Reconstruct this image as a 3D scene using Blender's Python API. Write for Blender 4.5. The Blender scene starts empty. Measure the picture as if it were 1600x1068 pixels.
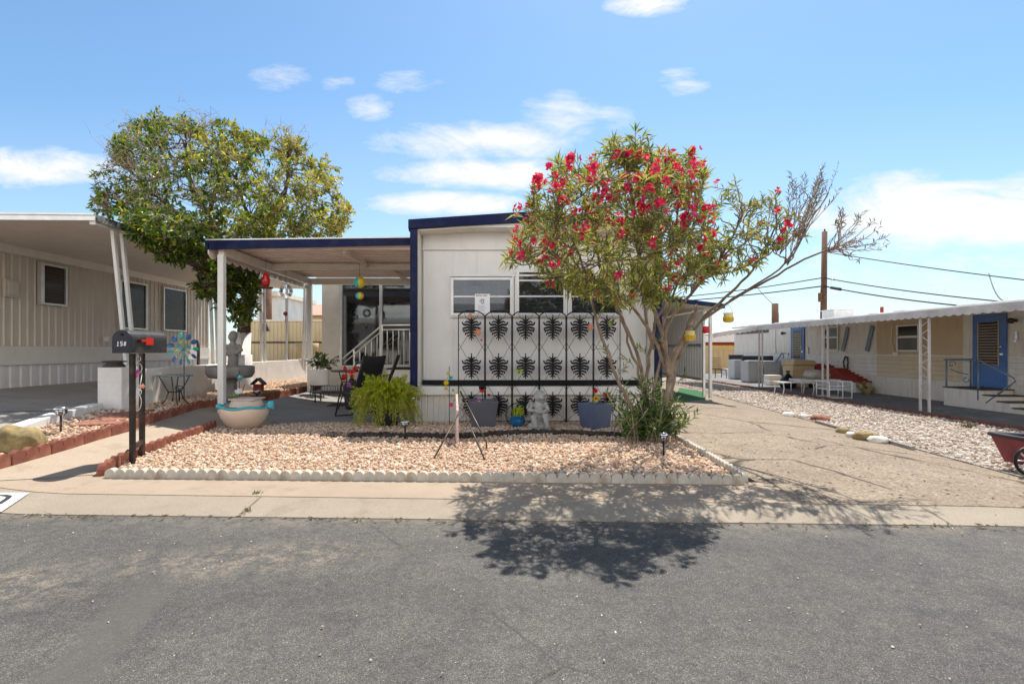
import bpy, bmesh, math, random
import numpy as np
from mathutils import Vector, Matrix
random.seed(7); rng = np.random.default_rng(11)
SC = bpy.context.scene
EXPOSURE, SKYSTRENGTH, SKYTINT, CLOUD = 0.62, .119, (.77, .955, 1.0), .68
COL = SC.collection
PI = math.pi
# ------------------------------------------------------------------ site measurements
F, U0, V0, EYE = 800.0, 785.0, 546.0, 1.2
def zg(x):
    """height of the lot: level in the middle, rising gently to the left, falling to the right"""
    if x < -3.6:
        t = min(1, (-3.6 - x) / 2.6); return .3 * t * t * (3 - 2 * t) + min(.17, max(0, -6.2 - x) * .045)
    if x > 3.5:
        t = min(1, (x - 3.5) / 4.5); return -.25 * t * t * (3 - 2 * t)
    return 0.0
def P(u, v, Y): return Vector(((u - U0) * Y / F, Y, EYE - (v - V0) * Y / F))
def X(u, Y): return (u - U0) * Y / F
def Z(v, Y): return EYE - (v - V0) * Y / F
def G(u, v, off=0.0):
    Y = 6.0
    for _ in range(40):
        Y = .5 * Y + .5 * (EYE - zg(X(u, Y)) - off) * F / (v - V0)
    x = X(u, Y); return Vector((x, Y, zg(x) + off))
# ------------------------------------------------------------------ object helpers
ORG = {}
def tag(o, label=None, cat=None, group=None, kind=None):
    if label: o['label'] = label
    if cat: o['category'] = cat
    if group: o['group'] = group
    if kind: o['kind'] = kind
    return o
def thing(name, label, cat, loc=(0, 0, 0), group=None):
    o = bpy.data.objects.new(name, None); COL.objects.link(o); o.location = loc
    o.empty_display_size = .1
    ORG[o] = Vector(loc); return tag(o, label, cat, group)
def copy_thing(root, loc, rotz=0, label=None, group=None):
    r = root.copy(); COL.objects.link(r); r.location = loc; r.rotation_euler = (0, 0, rotz)
    ORG[r] = Vector(loc)
    if label: r['label'] = label
    if group: r['group'] = group
    for ch in list(root.children):
        c = ch.copy(); COL.objects.link(c); c.parent = r
        for g in list(ch.children):
            d = g.copy(); COL.objects.link(d); d.parent = c
    return r
class MB:
    def __init__(s): s.v = []; s.f = []; s.m = []; s.s = []; s.mi = 0
    def add(s, vs, fs, smooth=False):
        o = len(s.v); s.v += [tuple(v) for v in vs]
        for f in fs: s.f.append([i + o for i in f]); s.m.append(s.mi); s.s.append(smooth)
        return s
    def box(s, x0, x1, y0, y1, z0, z1):
        return s.add([(x0,y0,z0),(x1,y0,z0),(x1,y1,z0),(x0,y1,z0),(x0,y0,z1),(x1,y0,z1),(x1,y1,z1),(x0,y1,z1)],
                     [(3,2,1,0),(4,5,6,7),(0,1,5,4),(1,2,6,5),(2,3,7,6),(3,0,4,7)])
    def beam(s, p, q, w, h, up=(0, 0, 1)):
        p, q = Vector(p), Vector(q); d = (q - p).normalized(); up = Vector(up)
        if abs(d.dot(up)) > .98: up = Vector((0, 1, 0))
        r = d.cross(up).normalized() * w / 2; n = r.cross(d).normalized() * h / 2
        return s.add([p-r-n, p+r-n, p+r+n, p-r+n, q-r-n, q+r-n, q+r+n, q-r+n],
                     [(0,1,2,3),(7,6,5,4),(0,4,5,1),(1,5,6,2),(2,6,7,3),(3,7,4,0)])
    def tube(s, pts, r, n=8, closed=False, sc=None):
        pts = [Vector(p) for p in pts]; k = len(pts)
        rs = r if isinstance(r, (list, tuple)) else [r] * k
        vs = []; fs = []; ref = None
        for i, p in enumerate(pts):
            if closed: d = pts[(i + 1) % k] - pts[i - 1]
            else: d = pts[min(i + 1, k - 1)] - pts[max(i - 1, 0)]
            if d.length < 1e-9: d = Vector((0, 0, 1))
            d.normalize()
            if ref is None:
                ref = Vector((0, 0, 1)) if abs(d.z) < .9 else Vector((1, 0, 0))
            a = ref - d * ref.dot(d)
            if a.length < 1e-6: a = d.orthogonal()
            a.normalize(); ref = a; b = d.cross(a)
            for j in range(n):
                t = 2 * PI * j / n
                vs.append(p + (a * math.cos(t) + b * math.sin(t)) * rs[i])
        for i in range(k if closed else k - 1):
            for j in range(n):
                i2 = (i + 1) % k
                fs.append((i*n+j, i*n+(j+1)%n, i2*n+(j+1)%n, i2*n+j))
        s.add(vs, fs, True)
        if not closed:
            o = len(s.v) - k * n
            s.f.append([o + j for j in range(n)][::-1]); s.f.append([o + (k-1)*n + j for j in range(n)])
            s.m += [s.mi] * 2; s.s += [False] * 2
        return s
    def lathe(s, prof, c=(0, 0, 0), n=24, sx=1, sy=1, wob=None):
        c = Vector(c); vs = []; fs = []
        for r, z in prof:
            for j in range(n):
                t = 2 * PI * j / n; w = 1 + (wob(t, z) if wob else 0)
                vs.append(c + Vector((r * w * math.cos(t) * sx, r * w * math.sin(t) * sy, z)))
        k = len(prof)
        for i in range(k - 1):
            for j in range(n): fs.append((i*n+j, i*n+(j+1)%n, (i+1)*n+(j+1)%n, (i+1)*n+j))
        s.add(vs, fs, True)
        o = len(s.v) - k * n
        s.f.append([o + j for j in range(n)][::-1]); s.f.append([o + (k-1)*n + j for j in range(n)])
        s.m += [s.mi] * 2; s.s += [False] * 2
        return s
    def ball(s, c, r, n=12, m=8, sc=(1, 1, 1)):
        prof = [(r * math.sin(PI * i / m) * 1.0 + 1e-4, -r * math.cos(PI * i / m) * sc[2]) for i in range(m + 1)]
        return s.lathe(prof, c, n, sc[0], sc[1])
    def prism(s, poly, d):
        d = Vector(d); k = len(poly); poly = [Vector(p) for p in poly]
        fs = [list(range(k))[::-1], [k + i for i in range(k)]] + [(i, (i+1) % k, k + (i+1) % k, k + i) for i in range(k)]
        return s.add(poly + [p + d for p in poly], fs)
    def quad(s, a, b, c, d): return s.add([a, b, c, d], [(0, 1, 2, 3)])
    def build(s, name, mats, parent=None, loc=None, bevel=0, recalc=True, remesh=0, smooth=None, seg=2):
        org = ORG[parent] if parent is not None else Vector(loc or (0, 0, 0))
        me = bpy.data.meshes.new(name)
        me.from_pydata([(v[0]-org.x, v[1]-org.y, v[2]-org.z) for v in s.v], [], s.f)
        if not isinstance(mats, (list, tuple)): mats = [mats]
        for m in mats: me.materials.append(m)
        me.polygons.foreach_set('material_index', s.m)
        me.polygons.foreach_set('use_smooth', [smooth if smooth is not None else q for q in s.s])
        if recalc:
            bm = bmesh.new(); bm.from_mesh(me); bmesh.ops.recalc_face_normals(bm, faces=bm.faces); bm.to_mesh(me); bm.free()
        me.update()
        o = bpy.data.objects.new(name, me); COL.objects.link(o)
        if parent is not None: o.parent = parent; ORG[o] = org
        else: o.location = org; ORG[o] = org
        if remesh:
            r = o.modifiers.new('fuse', 'REMESH'); r.mode = 'VOXEL'; r.voxel_size = remesh; r.use_smooth_shade = True
            q = o.modifiers.new('soft', 'SMOOTH'); q.iterations = 3
        if bevel:
            b = o.modifiers.new('edge', 'BEVEL'); b.width = bevel; b.segments = seg; b.limit_method = 'ANGLE'; b.angle_limit = math.radians(40)
        return o
def ribs(m, p0, p1, nrm, z0, z1, pitch, depth, frac=.5, back=.03):
    """ribbed metal sheet from p0 to p1 (plan), its crowns at the line, its pans set back"""
    p0, p1, nrm = Vector((p0[0], p0[1], z0)), Vector((p1[0], p1[1], z0)), Vector((nrm[0], nrm[1], 0)); L = (p1 - p0).length; d = (p1 - p0) / L
    n = max(1, round(L / pitch)); q = L / n; e = min(depth, q * .12); pts = []
    for i in range(n):
        s0 = i * q; w = q * frac
        pts += [p0 + d * s0 - nrm * depth, p0 + d * (s0 + q - w - e) - nrm * depth, p0 + d * (s0 + q - w) , p0 + d * (s0 + q - e)]
    pts += [p1 - nrm * depth, p1 - nrm * (depth + back), p0 - nrm * (depth + back)]
    return m.prism(pts, (0, 0, z1 - z0))
def laps(m, x, y0, y1, z0, z1, pitch, depth, nx=-1, back=.03):
    n = max(1, round((z1 - z0) / pitch)); q = (z1 - z0) / n; pts = []
    for i in range(n): pts += [(x, y0, z0 + i * q + .004), (x - nx * depth, y0, z0 + (i + 1) * q - .004)]
    pts += [(x - nx * (depth + back), y0, z1), (x - nx * (depth + back), y0, z0)]
    return m.prism(pts, (0, y1 - y0, 0))
def np_mesh(name, V, Fc, mat, parent=None, loc=(0, 0, 0), smooth=False):
    org = ORG[parent] if parent is not None else Vector(loc)
    V = np.asarray(V, dtype=np.float32) - np.array(org, dtype=np.float32)
    Fc = np.asarray(Fc, dtype=np.int32); nf, k = Fc.shape
    me = bpy.data.meshes.new(name)
    me.vertices.add(len(V)); me.vertices.foreach_set('co', V.ravel())
    me.loops.add(nf * k); me.loops.foreach_set('vertex_index', Fc.ravel())
    me.polygons.add(nf)
    me.polygons.foreach_set('loop_start', np.arange(nf, dtype=np.int32) * k)
    me.polygons.foreach_set('loop_total', np.full(nf, k, dtype=np.int32))
    me.polygons.foreach_set('use_smooth', np.full(nf, smooth))
    me.materials.append(mat); me.update(calc_edges=True); me.validate()
    o = bpy.data.objects.new(name, me); COL.objects.link(o)
    if parent is not None: o.parent = parent
    else: o.location = org
    ORG[o] = org
    return o
def unit(a): return a / np.maximum(np.linalg.norm(a, axis=1, keepdims=True), 1e-9)
def leaf_mesh(name, B, D, Nn, L, W, mat, parent, fold=.3, droop=.1):
    """many folded lance leaves: B base, D direction, Nn upper side"""
    B = np.asarray(B, float); D = unit(np.asarray(D, float)); R = unit(np.cross(D, np.asarray(Nn, float))); U = np.cross(R, D)
    L = np.asarray(L)[:, None]; W = np.asarray(W)[:, None]
    a = B; t = B + D * L - U * L * droop
    r = B + D * L * .45 + R * W / 2 + U * W * fold; l = B + D * L * .45 - R * W / 2 + U * W * fold
    n = len(B); V = np.stack([a, r, t, l], 1).reshape(-1, 3)
    i = np.arange(n)[:, None] * 4
    Fc = np.concatenate([i + [0, 1, 2], i + [0, 2, 3]], 0)
    return np_mesh(name, V, Fc, mat, parent)
def stones(name, pts, size, mat, flat=.7, label=None):
    """pts (n,3) seats, size (n,) radii: crushed stones as one sheet of stuff"""
    t = (1 + 5 ** .5) / 2
    ico = np.array([(-1,t,0),(1,t,0),(-1,-t,0),(1,-t,0),(0,-1,t),(0,1,t),(0,-1,-t),(0,1,-t),(t,0,-1),(t,0,1),(-t,0,-1),(-t,0,1)]) / (1 + t*t) ** .5
    fc = np.array([(0,11,5),(0,5,1),(0,1,7),(0,7,10),(0,10,11),(1,5,9),(5,11,4),(11,10,2),(10,7,6),(7,1,8),(3,9,4),(3,4,2),(3,2,6),(3,6,8),(3,8,9),(4,9,5),(2,4,11),(6,2,10),(8,6,7),(9,8,1)])
    n = len(pts); V = ico[None] * rng.uniform(.65, 1.3, (n, 12, 1))
    V = V * rng.uniform(.65, 1.35, (n, 1, 3)) * np.array([1, 1, flat])
    th = rng.uniform(0, 2*PI, n); tl = rng.normal(0, .35, n)
    c, s_ = np.cos(tl)[:, None], np.sin(tl)[:, None]
    y, z = V[:, :, 1] * c - V[:, :, 2] * s_, V[:, :, 1] * s_ + V[:, :, 2] * c
    c, s_ = np.cos(th)[:, None], np.sin(th)[:, None]
    x2, y2 = V[:, :, 0] * c - y * s_, V[:, :, 0] * s_ + y * c
    V = np.stack([x2, y2, z], 2) * size[:, None, None] + np.asarray(pts)[:, None, :]
    Fc = (np.arange(n)[:, None, None] * 12 + fc[None]).reshape(-1, 3)
    o = np_mesh(name, V.reshape(-1, 3), Fc, mat)
    return tag(o, label, 'gravel', None, 'stuff')
def inpoly(x, y, poly):
    c = False; k = len(poly); j = k - 1
    for i in range(k):
        xi, yi = poly[i][0], poly[i][1]; xj, yj = poly[j][0], poly[j][1]
        if (yi > y) != (yj > y) and x < (xj - xi) * (y - yi) / (yj - yi) + xi: c = not c
        j = i
    return c
def edgedist(x, y, poly):
    m = 1e9; k = len(poly)
    for i in range(k):
        ax, ay = poly[i][:2]; bx, by = poly[(i + 1) % k][:2]
        dx, dy = bx - ax, by - ay; t = max(0, min(1, ((x-ax)*dx + (y-ay)*dy) / (dx*dx + dy*dy + 1e-9)))
        m = min(m, math.hypot(x - ax - t*dx, y - ay - t*dy))
    return m
def sheet(name, poly, off, mat, label=None, depth=0.0, offs=None):
    """ground sheet following the lie of the land; offs: a height offset for each corner instead of off"""
    bm = bmesh.new()
    vs = [bm.verts.new((p[0], p[1], (offs[i] if offs else off))) for i, p in enumerate(poly)]
    bm.faces.new(vs)
    xs = [p[0] for p in poly]
    k = -10.4
    while k < 8.2:
        if min(xs) < k < max(xs) and (k < -3.5 or k > 3.4):
            bmesh.ops.bisect_plane(bm, geom=bm.verts[:] + bm.edges[:] + bm.faces[:], plane_co=(k, 0, 0), plane_no=(1, 0, 0))
        k += .25
    if depth:
        r = bmesh.ops.extrude_face_region(bm, geom=bm.faces[:])
        for v in r['geom']:
            if isinstance(v, bmesh.types.BMVert): v.co.z -= depth
    for v in bm.verts: v.co.z += zg(v.co.x)
    bmesh.ops.recalc_face_normals(bm, faces=bm.faces)
    if not depth:
        for f in bm.faces:
            if f.normal.z < 0: f.normal_flip()
    me = bpy.data.meshes.new(name); bm.to_mesh(me); bm.free(); me.materials.append(mat)
    o = bpy.data.objects.new(name, me); COL.objects.link(o); tag(o, label, None, None, 'structure')
    return o
# ------------------------------------------------------------------ material helpers
class NT:
    def __init__(s, name):
        s.m = bpy.data.materials.new(name); s.m.use_nodes = True; s.t = s.m.node_tree
        s.b = s.t.nodes['Principled BSDF']; s.o = s.t.nodes['Material Output']
        s.tc = s.t.nodes.new('ShaderNodeTexCoord')
    def link(s, a, b): s.t.links.new(a, b)
    def put(s, sock, val):
        if isinstance(val, bpy.types.NodeSocket): s.link(val, sock)
        elif isinstance(val, (tuple, list)) and len(val) == 3 and sock.type == 'RGBA': sock.default_value = (*val, 1)
        else: sock.default_value = val
    def noise(s, scale, detail=4, rough=.55, vec=None, dist=0):
        n = s.t.nodes.new('ShaderNodeTexNoise'); n.inputs['Scale'].default_value = scale
        n.inputs['Detail'].default_value = detail; n.inputs['Roughness'].default_value = rough; n.inputs['Distortion'].default_value = dist
        s.link(vec or s.tc.outputs['Object'], n.inputs['Vector']); return n.outputs['Fac']
    def vor(s, scale, feature='F1', out='Distance', vec=None, rnd=1):
        n = s.t.nodes.new('ShaderNodeTexVoronoi'); n.feature = feature; n.inputs['Scale'].default_value = scale
        n.inputs['Randomness'].default_value = rnd
        s.link(vec or s.tc.outputs['Object'], n.inputs['Vector']); return n.outputs[out]
    def ramp(s, fac, stops, interp='LINEAR'):
        n = s.t.nodes.new('ShaderNodeValToRGB'); r = n.color_ramp; r.interpolation = interp
        while len(r.elements) < len(stops): r.elements.new(.5)
        for e, (p, c) in zip(r.elements, stops):
            e.position = p; e.color = (*c, 1) if isinstance(c, (tuple, list)) else (c, c, c, 1)
        s.link(fac, n.inputs['Fac']); return n.outputs['Color']
    def mix(s, fac, a, b, mode='MIX'):
        n = s.t.nodes.new('ShaderNodeMix'); n.data_type = 'RGBA'; n.blend_type = mode
        s.put(n.inputs[0], fac); s.put(n.inputs[6], a); s.put(n.inputs[7], b); return n.outputs[2]
    def math(s, op, a, b=0.0, c=0.0, clamp=False):
        n = s.t.nodes.new('ShaderNodeMath'); n.operation = op; n.use_clamp = clamp
        s.put(n.inputs[0], a); s.put(n.inputs[1], b); s.put(n.inputs[2], c); return n.outputs[0]
    def mapping(s, scale=(1, 1, 1), rot=(0, 0, 0), loc=(0, 0, 0), vec=None):
        n = s.t.nodes.new('ShaderNodeMapping'); n.inputs['Scale'].default_value = scale
        n.inputs['Rotation'].default_value = rot; n.inputs['Location'].default_value = loc
        s.link(vec or s.tc.outputs['Object'], n.inputs['Vector']); return n.outputs[0]
    def xyz(s, vec=None):
        n = s.t.nodes.new('ShaderNodeSeparateXYZ'); s.link(vec or s.tc.outputs['Object'], n.inputs[0]); return n.outputs
    def island(s):
        n = s.t.nodes.new('ShaderNodeNewGeometry'); return n.outputs['Random Per Island']
    def bump(s, h, strength=.3, dist=.01, prev=None):
        n = s.t.nodes.new('ShaderNodeBump'); n.inputs['Strength'].default_value = strength; n.inputs['Distance'].default_value = dist
        s.link(h, n.inputs['Height'])
        if prev is not None: s.link(prev, n.inputs['Normal'])
        return n.outputs[0]
    def fin(s, col=None, rough=None, metal=None, nrm=None, spec=None):
        for k, v in (('Base Color', col), ('Roughness', rough), ('Metallic', metal), ('Specular IOR Level', spec)):
            if v is not None: s.put(s.b.inputs[k], v)
        if nrm is not None: s.link(nrm, s.b.inputs['Normal'])
        return s.m
def mat(name, col, rough=.6, metal=0.0, var=.18, vs=5, bump=.0, bs=80, spec=None, dirt=None, ds=2.0, damt=.5):
    n = NT(name)
    c2 = tuple(max(0, min(1, c * (1 - var))) for c in col); c1 = tuple(min(1, c * (1 + var * .5)) for c in col)
    c = n.mix(n.ramp(n.noise(vs, 6), [(.3, 0), (.7, 1)]), c2, c1)
    if dirt is not None: c = n.mix(n.ramp(n.noise(ds, 8, .65), [(.48, 0), (.72, damt)]), c, dirt)
    r = n.math('ADD', n.math('MULTIPLY', n.noise(vs * 3, 3), .2), rough - .1)
    return n.fin(c, r, metal, n.bump(n.noise(bs, 5), bump, .01) if bump else None, spec)
def leafmat(name, stops, trans=.35, rough=.42):
    n = NT(name); c = n.ramp(n.island(), stops)
    n.fin(c, rough, 0, None, .45)
    t = n.t.nodes.new('ShaderNodeBsdfTranslucent'); c2 = n.mix(1.0, c, (1.0, 1.0, .55), 'MULTIPLY'); n.link(c2, t.inputs[0])
    mx = n.t.nodes.new('ShaderNodeMixShader'); mx.inputs[0].default_value = trans
    n.link(n.b.outputs[0], mx.inputs[1]); n.link(t.outputs[0], mx.inputs[2]); n.link(mx.outputs[0], n.o.inputs[0])
    return n.m
def glassmat(name, tint=(.75, .8, .82), base=.12):
    n = NT(name); nt = n.t
    g = nt.nodes.new('ShaderNodeBsdfGlossy'); g.inputs['Roughness'].default_value = .03; g.inputs['Color'].default_value = (.95, .97, 1, 1)
    tr = nt.nodes.new('ShaderNodeBsdfTransparent'); tr.inputs[0].default_value = (*tint, 1)
    fr = nt.nodes.new('ShaderNodeFresnel'); fr.inputs[0].default_value = 1.5
    f = n.math('ADD', n.math('MULTIPLY', fr.outputs[0], 1.2), base, clamp=True)
    nb = n.bump(n.noise(1.5, 2), .04, .02); n.link(nb, g.inputs['Normal'])
    mx = nt.nodes.new('ShaderNodeMixShader'); n.link(f, mx.inputs[0]); n.link(tr.outputs[0], mx.inputs[1]); n.link(g.outputs[0], mx.inputs[2])
    n.link(mx.outputs[0], n.o.inputs[0]); return n.m
# ------------------------------------------------------------------ materials
M = {}
def asphalt():
    n = NT('asphalt'); co = n.tc.outputs['Object']
    v = n.vor(230, 'F1', 'Color'); vd = n.vor(230, 'F1', 'Distance')
    sp = n.xyz(v); xx, yy, zz = n.xyz()
    big = n.noise(.55, 7, .62); mid = n.noise(3.5, 7, .65, dist=.4)
    base = n.mix(n.ramp(big, [(.38, 0), (.62, 1)]), (.066, .065, .064), (.108, .105, .100))
    base = n.mix(n.ramp(mid, [(.35, 0), (.7, .7)]), base, (.125, .116, .104))
    lane = n.noise(.9, 4, .5, vec=n.mapping((.18, 1.6, 1)))
    base = n.mix(n.ramp(lane, [(.42, 0), (.62, .45)]), base, (.066, .065, .064))
    oil = n.math('MULTIPLY', n.ramp(n.vor(.9, 'SMOOTH_F1'), [(.10, 1), (.24, 0)]), n.ramp(n.noise(7, 5), [(.4, 0), (.6, 1)]))
    base = n.mix(n.math('MULTIPLY', oil, .55), base, (.040, .039, .039))
    grain = n.ramp(sp[0], [(0, .55), (.5, 1.0), (.9, 1.15), (.985, 1.9), (1, 2.9)])
    base = n.mix(.85, base, n.mix(1.0, base, grain, 'MULTIPLY'))
    fine = n.xyz(n.vor(420, 'F1', 'Color'))
    base = n.mix(.7, base, n.mix(1.0, base, n.ramp(fine[1], [(0, .3), (.7, 1.15), (1, 2.3)]), 'MULTIPLY'))
    base = n.mix(.8, base, n.mix(1.0, base, n.ramp(n.noise(24, 4, .7), [(.3, .72), (.7, 1.28)]), 'MULTIPLY'))
    dust = n.math('SUBTRACT', 1.0, n.math('DIVIDE', n.math('ABSOLUTE', n.math('SUBTRACT', n.math('ADD', yy, n.math('MULTIPLY', xx, .036)), 3.74)), .26), clamp=True)
    base = n.mix(n.math('MULTIPLY', n.math('MULTIPLY', dust, n.ramp(n.noise(6, 7, .7), [(.42, 0), (.66, 1)])), .6), base, (.24, .20, .155))
    # worn tan patches where the binder is gone (left of centre), a smooth sealed strip, fine cracks
    x, y, z = n.xyz()
    def blob(cx, cy, rx, ry):
        a = n.math('DIVIDE', n.math('SUBTRACT', x, cx), rx); b = n.math('DIVIDE', n.math('SUBTRACT', y, cy), ry)
        return n.math('SUBTRACT', 1.0, n.math('ADD', n.math('MULTIPLY', a, a), n.math('MULTIPLY', b, b)), clamp=True)
    b1 = n.math('ADD', n.math('MAXIMUM', blob(-1.75, 3.02, 1.0, .28), blob(-2.6, 2.75, .7, .35)), blob(-1.2, 3.2, .7, .2), clamp=True)
    w = n.math('MULTIPLY', b1, n.ramp(n.noise(9, 8, .75), [(.46, 0), (.62, 1)]), clamp=True)
    w = n.math('MULTIPLY', w, n.ramp(n.noise(90, 3), [(.4, 0.1), (.55, 1)]))
    base = n.mix(n.math('MULTIPLY', w, .75), base, (.30, .25, .19))
    d = n.math('ABSOLUTE', n.math('ADD', n.math('ADD', x, n.math('MULTIPLY', y, .24)), n.math('ADD', 1.22, n.math('MULTIPLY', n.math('SUBTRACT', n.noise(1.4, 4), .5), .25))))
    strip = n.math('MULTIPLY', n.ramp(d, [(.09, 1), (.16, 0)]), n.ramp(y, [(.0, 1.0), (.999, 1.0)]))
    ymask = n.math('SUBTRACT', 1.0, n.math('DIVIDE', n.math('SUBTRACT', y, 2.5), .7), clamp=True)
    strip = n.math('MULTIPLY', strip, ymask, clamp=True)
    base = n.mix(n.math('MULTIPLY', strip, .6), base, (.098, .092, .085))
    wv = n.mix(.16, co, n.t.nodes.new('ShaderNodeTexNoise').outputs['Color'])
    dd = n.vor(.42, 'DISTANCE_TO_EDGE', 'Distance', vec=wv)
    ck = n.math('MULTIPLY', n.ramp(dd, [(.0, 1), (.0018, .8), (.0036, 0)]), n.ramp(n.noise(.8, 2), [(.45, 0), (.55, 1)]))
    base = n.mix(n.math('MULTIPLY', ck, .55), base, (.035, .032, .03))
    h = n.math('ADD', n.math('MULTIPLY', vd, -1.0), n.math('MULTIPLY', n.noise(300, 2), .5))
    bstr = n.bump(h, .5, .004)
    b2 = n.bump(n.noise(14, 4), .25, .012, bstr)
    return n.fin(base, n.math('ADD', .72, n.math('MULTIPLY', big, .2)), 0, b2, .35)
M['asphalt'] = asphalt()
def concrete(name, c1, c2, stain, joints=None, crack=0.0, agg=0.0, sc=1.0):
    n = NT(name); co = n.tc.outputs['Object']
    c = n.mix(n.ramp(n.noise(1.1 * sc, 8, .65), [(.3, 0), (.7, 1)]), c1, c2)
    c = n.mix(n.ramp(n.noise(3.3 * sc, 9, .7, dist=.6), [(.52, 0), (.75, .75)]), c, stain)
    c = n.mix(.45, c, n.mix(1.0, c, n.ramp(n.noise(120, 3), [(.3, .55), (.7, 1.35)]), 'MULTIPLY'))
    h = n.noise(160, 4)
    if agg:
        vc = n.xyz(n.vor(55, 'F1', 'Color'))
        c = n.mix(agg, c, n.mix(1.0, c, n.ramp(vc[0], [(0, .18), (.18, .75), (.7, 1.12), (1, 1.8)]), 'MULTIPLY'))
        h = n.math('SUBTRACT', h, n.math('MULTIPLY', n.vor(55), 1.2))
    spots = n.ramp(n.vor(3.1), [(.0, 1), (.035, 0)])
    c = n.mix(n.math('MULTIPLY', n.math('MULTIPLY', spots, n.ramp(n.noise(2, 2), [(.5, 0), (.6, 1)])), .6), c, (.05, .04, .035))
    if crack:
        nn = n.t.nodes.new('ShaderNodeTexNoise'); nn.inputs['Scale'].default_value = 1.6; nn.inputs['Detail'].default_value = 8
        n.link(co, nn.inputs['Vector'])
        wv = n.mix(.22, co, nn.outputs['Color'])
        dd = n.vor(crack, 'DISTANCE_TO_EDGE', 'Distance', vec=wv)
        k = n.math('MULTIPLY', n.ramp(dd, [(.0, 1), (.006, .9), (.013, 0)]), n.ramp(n.noise(.9, 3), [(.42, 0), (.52, 1)]))
        c = n.mix(n.math('MULTIPLY', k, .9), c, (.03, .024, .018)); h = n.math('SUBTRACT', h, n.math('MULTIPLY', k, 3.0))
    if joints:
        x, y, z = n.xyz(); per, wd = joints
        jx = n.math('ABSOLUTE', n.math('SUBTRACT', n.math('FRACT', n.math('DIVIDE', n.math('ADD', x, 4.58), per)), .5))
        j = n.math('MULTIPLY', n.math('LESS_THAN', jx, wd / per), n.ramp(n.noise(4, 4), [(.3, .15), (.6, .8)]))
        c = n.mix(j, c, (.13, .10, .07)); h = n.math('SUBTRACT', h, n.math('MULTIPLY', j, 2.0))
    return n.fin(c, .85, 0, n.bump(h, .35, .004), .3)
M['sidewalk'] = concrete('sidewalk_concrete', (.31, .245, .185), (.385, .31, .24), (.225, .17, .12))
M['gutter'] = concrete('gutter_concrete', (.275, .235, .185), (.345, .295, .235), (.21, .17, .13), joints=(5.2, .011))
M['path'] = concrete('path_concrete', (.345, .28, .215), (.42, .345, .27), (.26, .195, .14), joints=(1.22, .008))
M['patio'] = concrete('patio_concrete', (.22, .215, .205), (.30, .29, .275), (.17, .165, .155))
M['drive'] = concrete('driveway_worn_asphalt', (.20, .158, .117), (.285, .228, .168), (.145, .116, .086), crack=.62, agg=.55)
M['driveleft'] = concrete('old_drive_concrete', (.28, .26, .235), (.36, .335, .30), (.2, .185, .17), crack=.3)
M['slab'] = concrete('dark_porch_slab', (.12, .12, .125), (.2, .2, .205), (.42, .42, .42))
M['dirt'] = mat('dry_ground', (.33, .27, .2), .95, var=.35, vs=1.2, bump=.5, bs=14)
def gravelbase(name, stops):
    n = NT(name); v = n.xyz(n.vor(26, 'F1', 'Color')); c = n.ramp(v[0], stops)
    c = n.mix(1.0, c, n.ramp(n.vor(26), [(.1, 1), (.65, .35)]), 'MULTIPLY')
    return n.fin(c, .9, 0, n.bump(n.math('MULTIPLY', n.vor(26), -1.0), 1.0, .02))
PINK = [(0, (.40, .25, .165)), (.2, (.56, .37, .255)), (.5, (.68, .49, .345)), (.8, (.76, .61, .465)), (.93, (.62, .53, .45)), (1, (.80, .70, .58))]
WHIT = [(0, (.33, .26, .21)), (.3, (.50, .42, .35)), (.6, (.62, .55, .48)), (.85, (.74, .69, .63)), (1, (.42, .31, .22))]
M['pinkbase'] = gravelbase('pink_gravel_bed', PINK); M['whitebase'] = gravelbase('pale_gravel_bed', WHIT)
def stonemat(name, stops):
    n = NT(name); c = n.ramp(n.island(), stops)
    c = n.mix(n.ramp(n.noise(40, 3), [(.35, 0), (.7, .3)]), c, (.38, .26, .19))
    return n.fin(c, .88, 0, None, .3)
M['pinkstone'] = stonemat('pink_crushed_stone', PINK); M['whitestone'] = stonemat('pale_crushed_stone', WHIT)
M['blackstone'] = stonemat('black_lava_stone', [(0, (.010, .010, .011)), (.6, (.02, .02, .022)), (1, (.045, .04, .04))])
# house paint and metal
def siding(name, col, axis=0, pitch=.2, depth=.6, groove=.05, dirt=(.3, .22, .13), damt=.25, var=.08, dscale=1.2):
    """ribbed metal/plank siding; axis is the object axis the grooves repeat along"""
    n = NT(name); p = n.xyz()[axis]
    f = n.math('FRACT', n.math('DIVIDE', p, pitch)); g = n.math('LESS_THAN', f, groove / pitch)
    c = n.mix(n.ramp(n.noise(2.2, 6), [(.3, 0), (.7, 1)]), tuple(q * (1 - var) for q in col), col)
    st = n.noise(dscale, 8, .7, vec=n.mapping((5, 5, .7)))
    c = n.mix(n.ramp(st, [(.5, 0), (.8, damt)]), c, dirt)
    h = n.math('SUBTRACT', 1.0, g)
    return n.fin(c, .5, 0, n.bump(h, depth, .012, n.bump(n.noise(1.5, 3), .12, .03)), .4)
M['white'] = mat('white_paint', (.74, .725, .69), .45, var=.06, vs=3, bump=.03, bs=30, dirt=(.5, .42, .32), ds=2.5, damt=.25)
M['housewall'] = siding('white_panel_siding', (.76, .75, .73), 0, .2, .2, .006, damt=.22, dirt=(.42, .36, .28), var=.1)
M['skirt'] = siding('white_skirting', (.76, .73, .68), 0, .1, .0, .016, dirt=(.48, .27, .15), damt=.55, dscale=.9)
M['soffit'] = mat('cream_soffit', (.72, .68, .6), .6, var=.08)
M['navy'] = mat('navy_paint', (.007, .012, .058), .55, var=.35, vs=4, spec=.15, dirt=(.05, .055, .09), ds=3, damt=.5)
M['awningwhite'] = mat('chalky_awning_paint', (.52, .49, .47), .7, var=.2, vs=2, dirt=(.32, .27, .22), ds=1.5, damt=.6)
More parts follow.
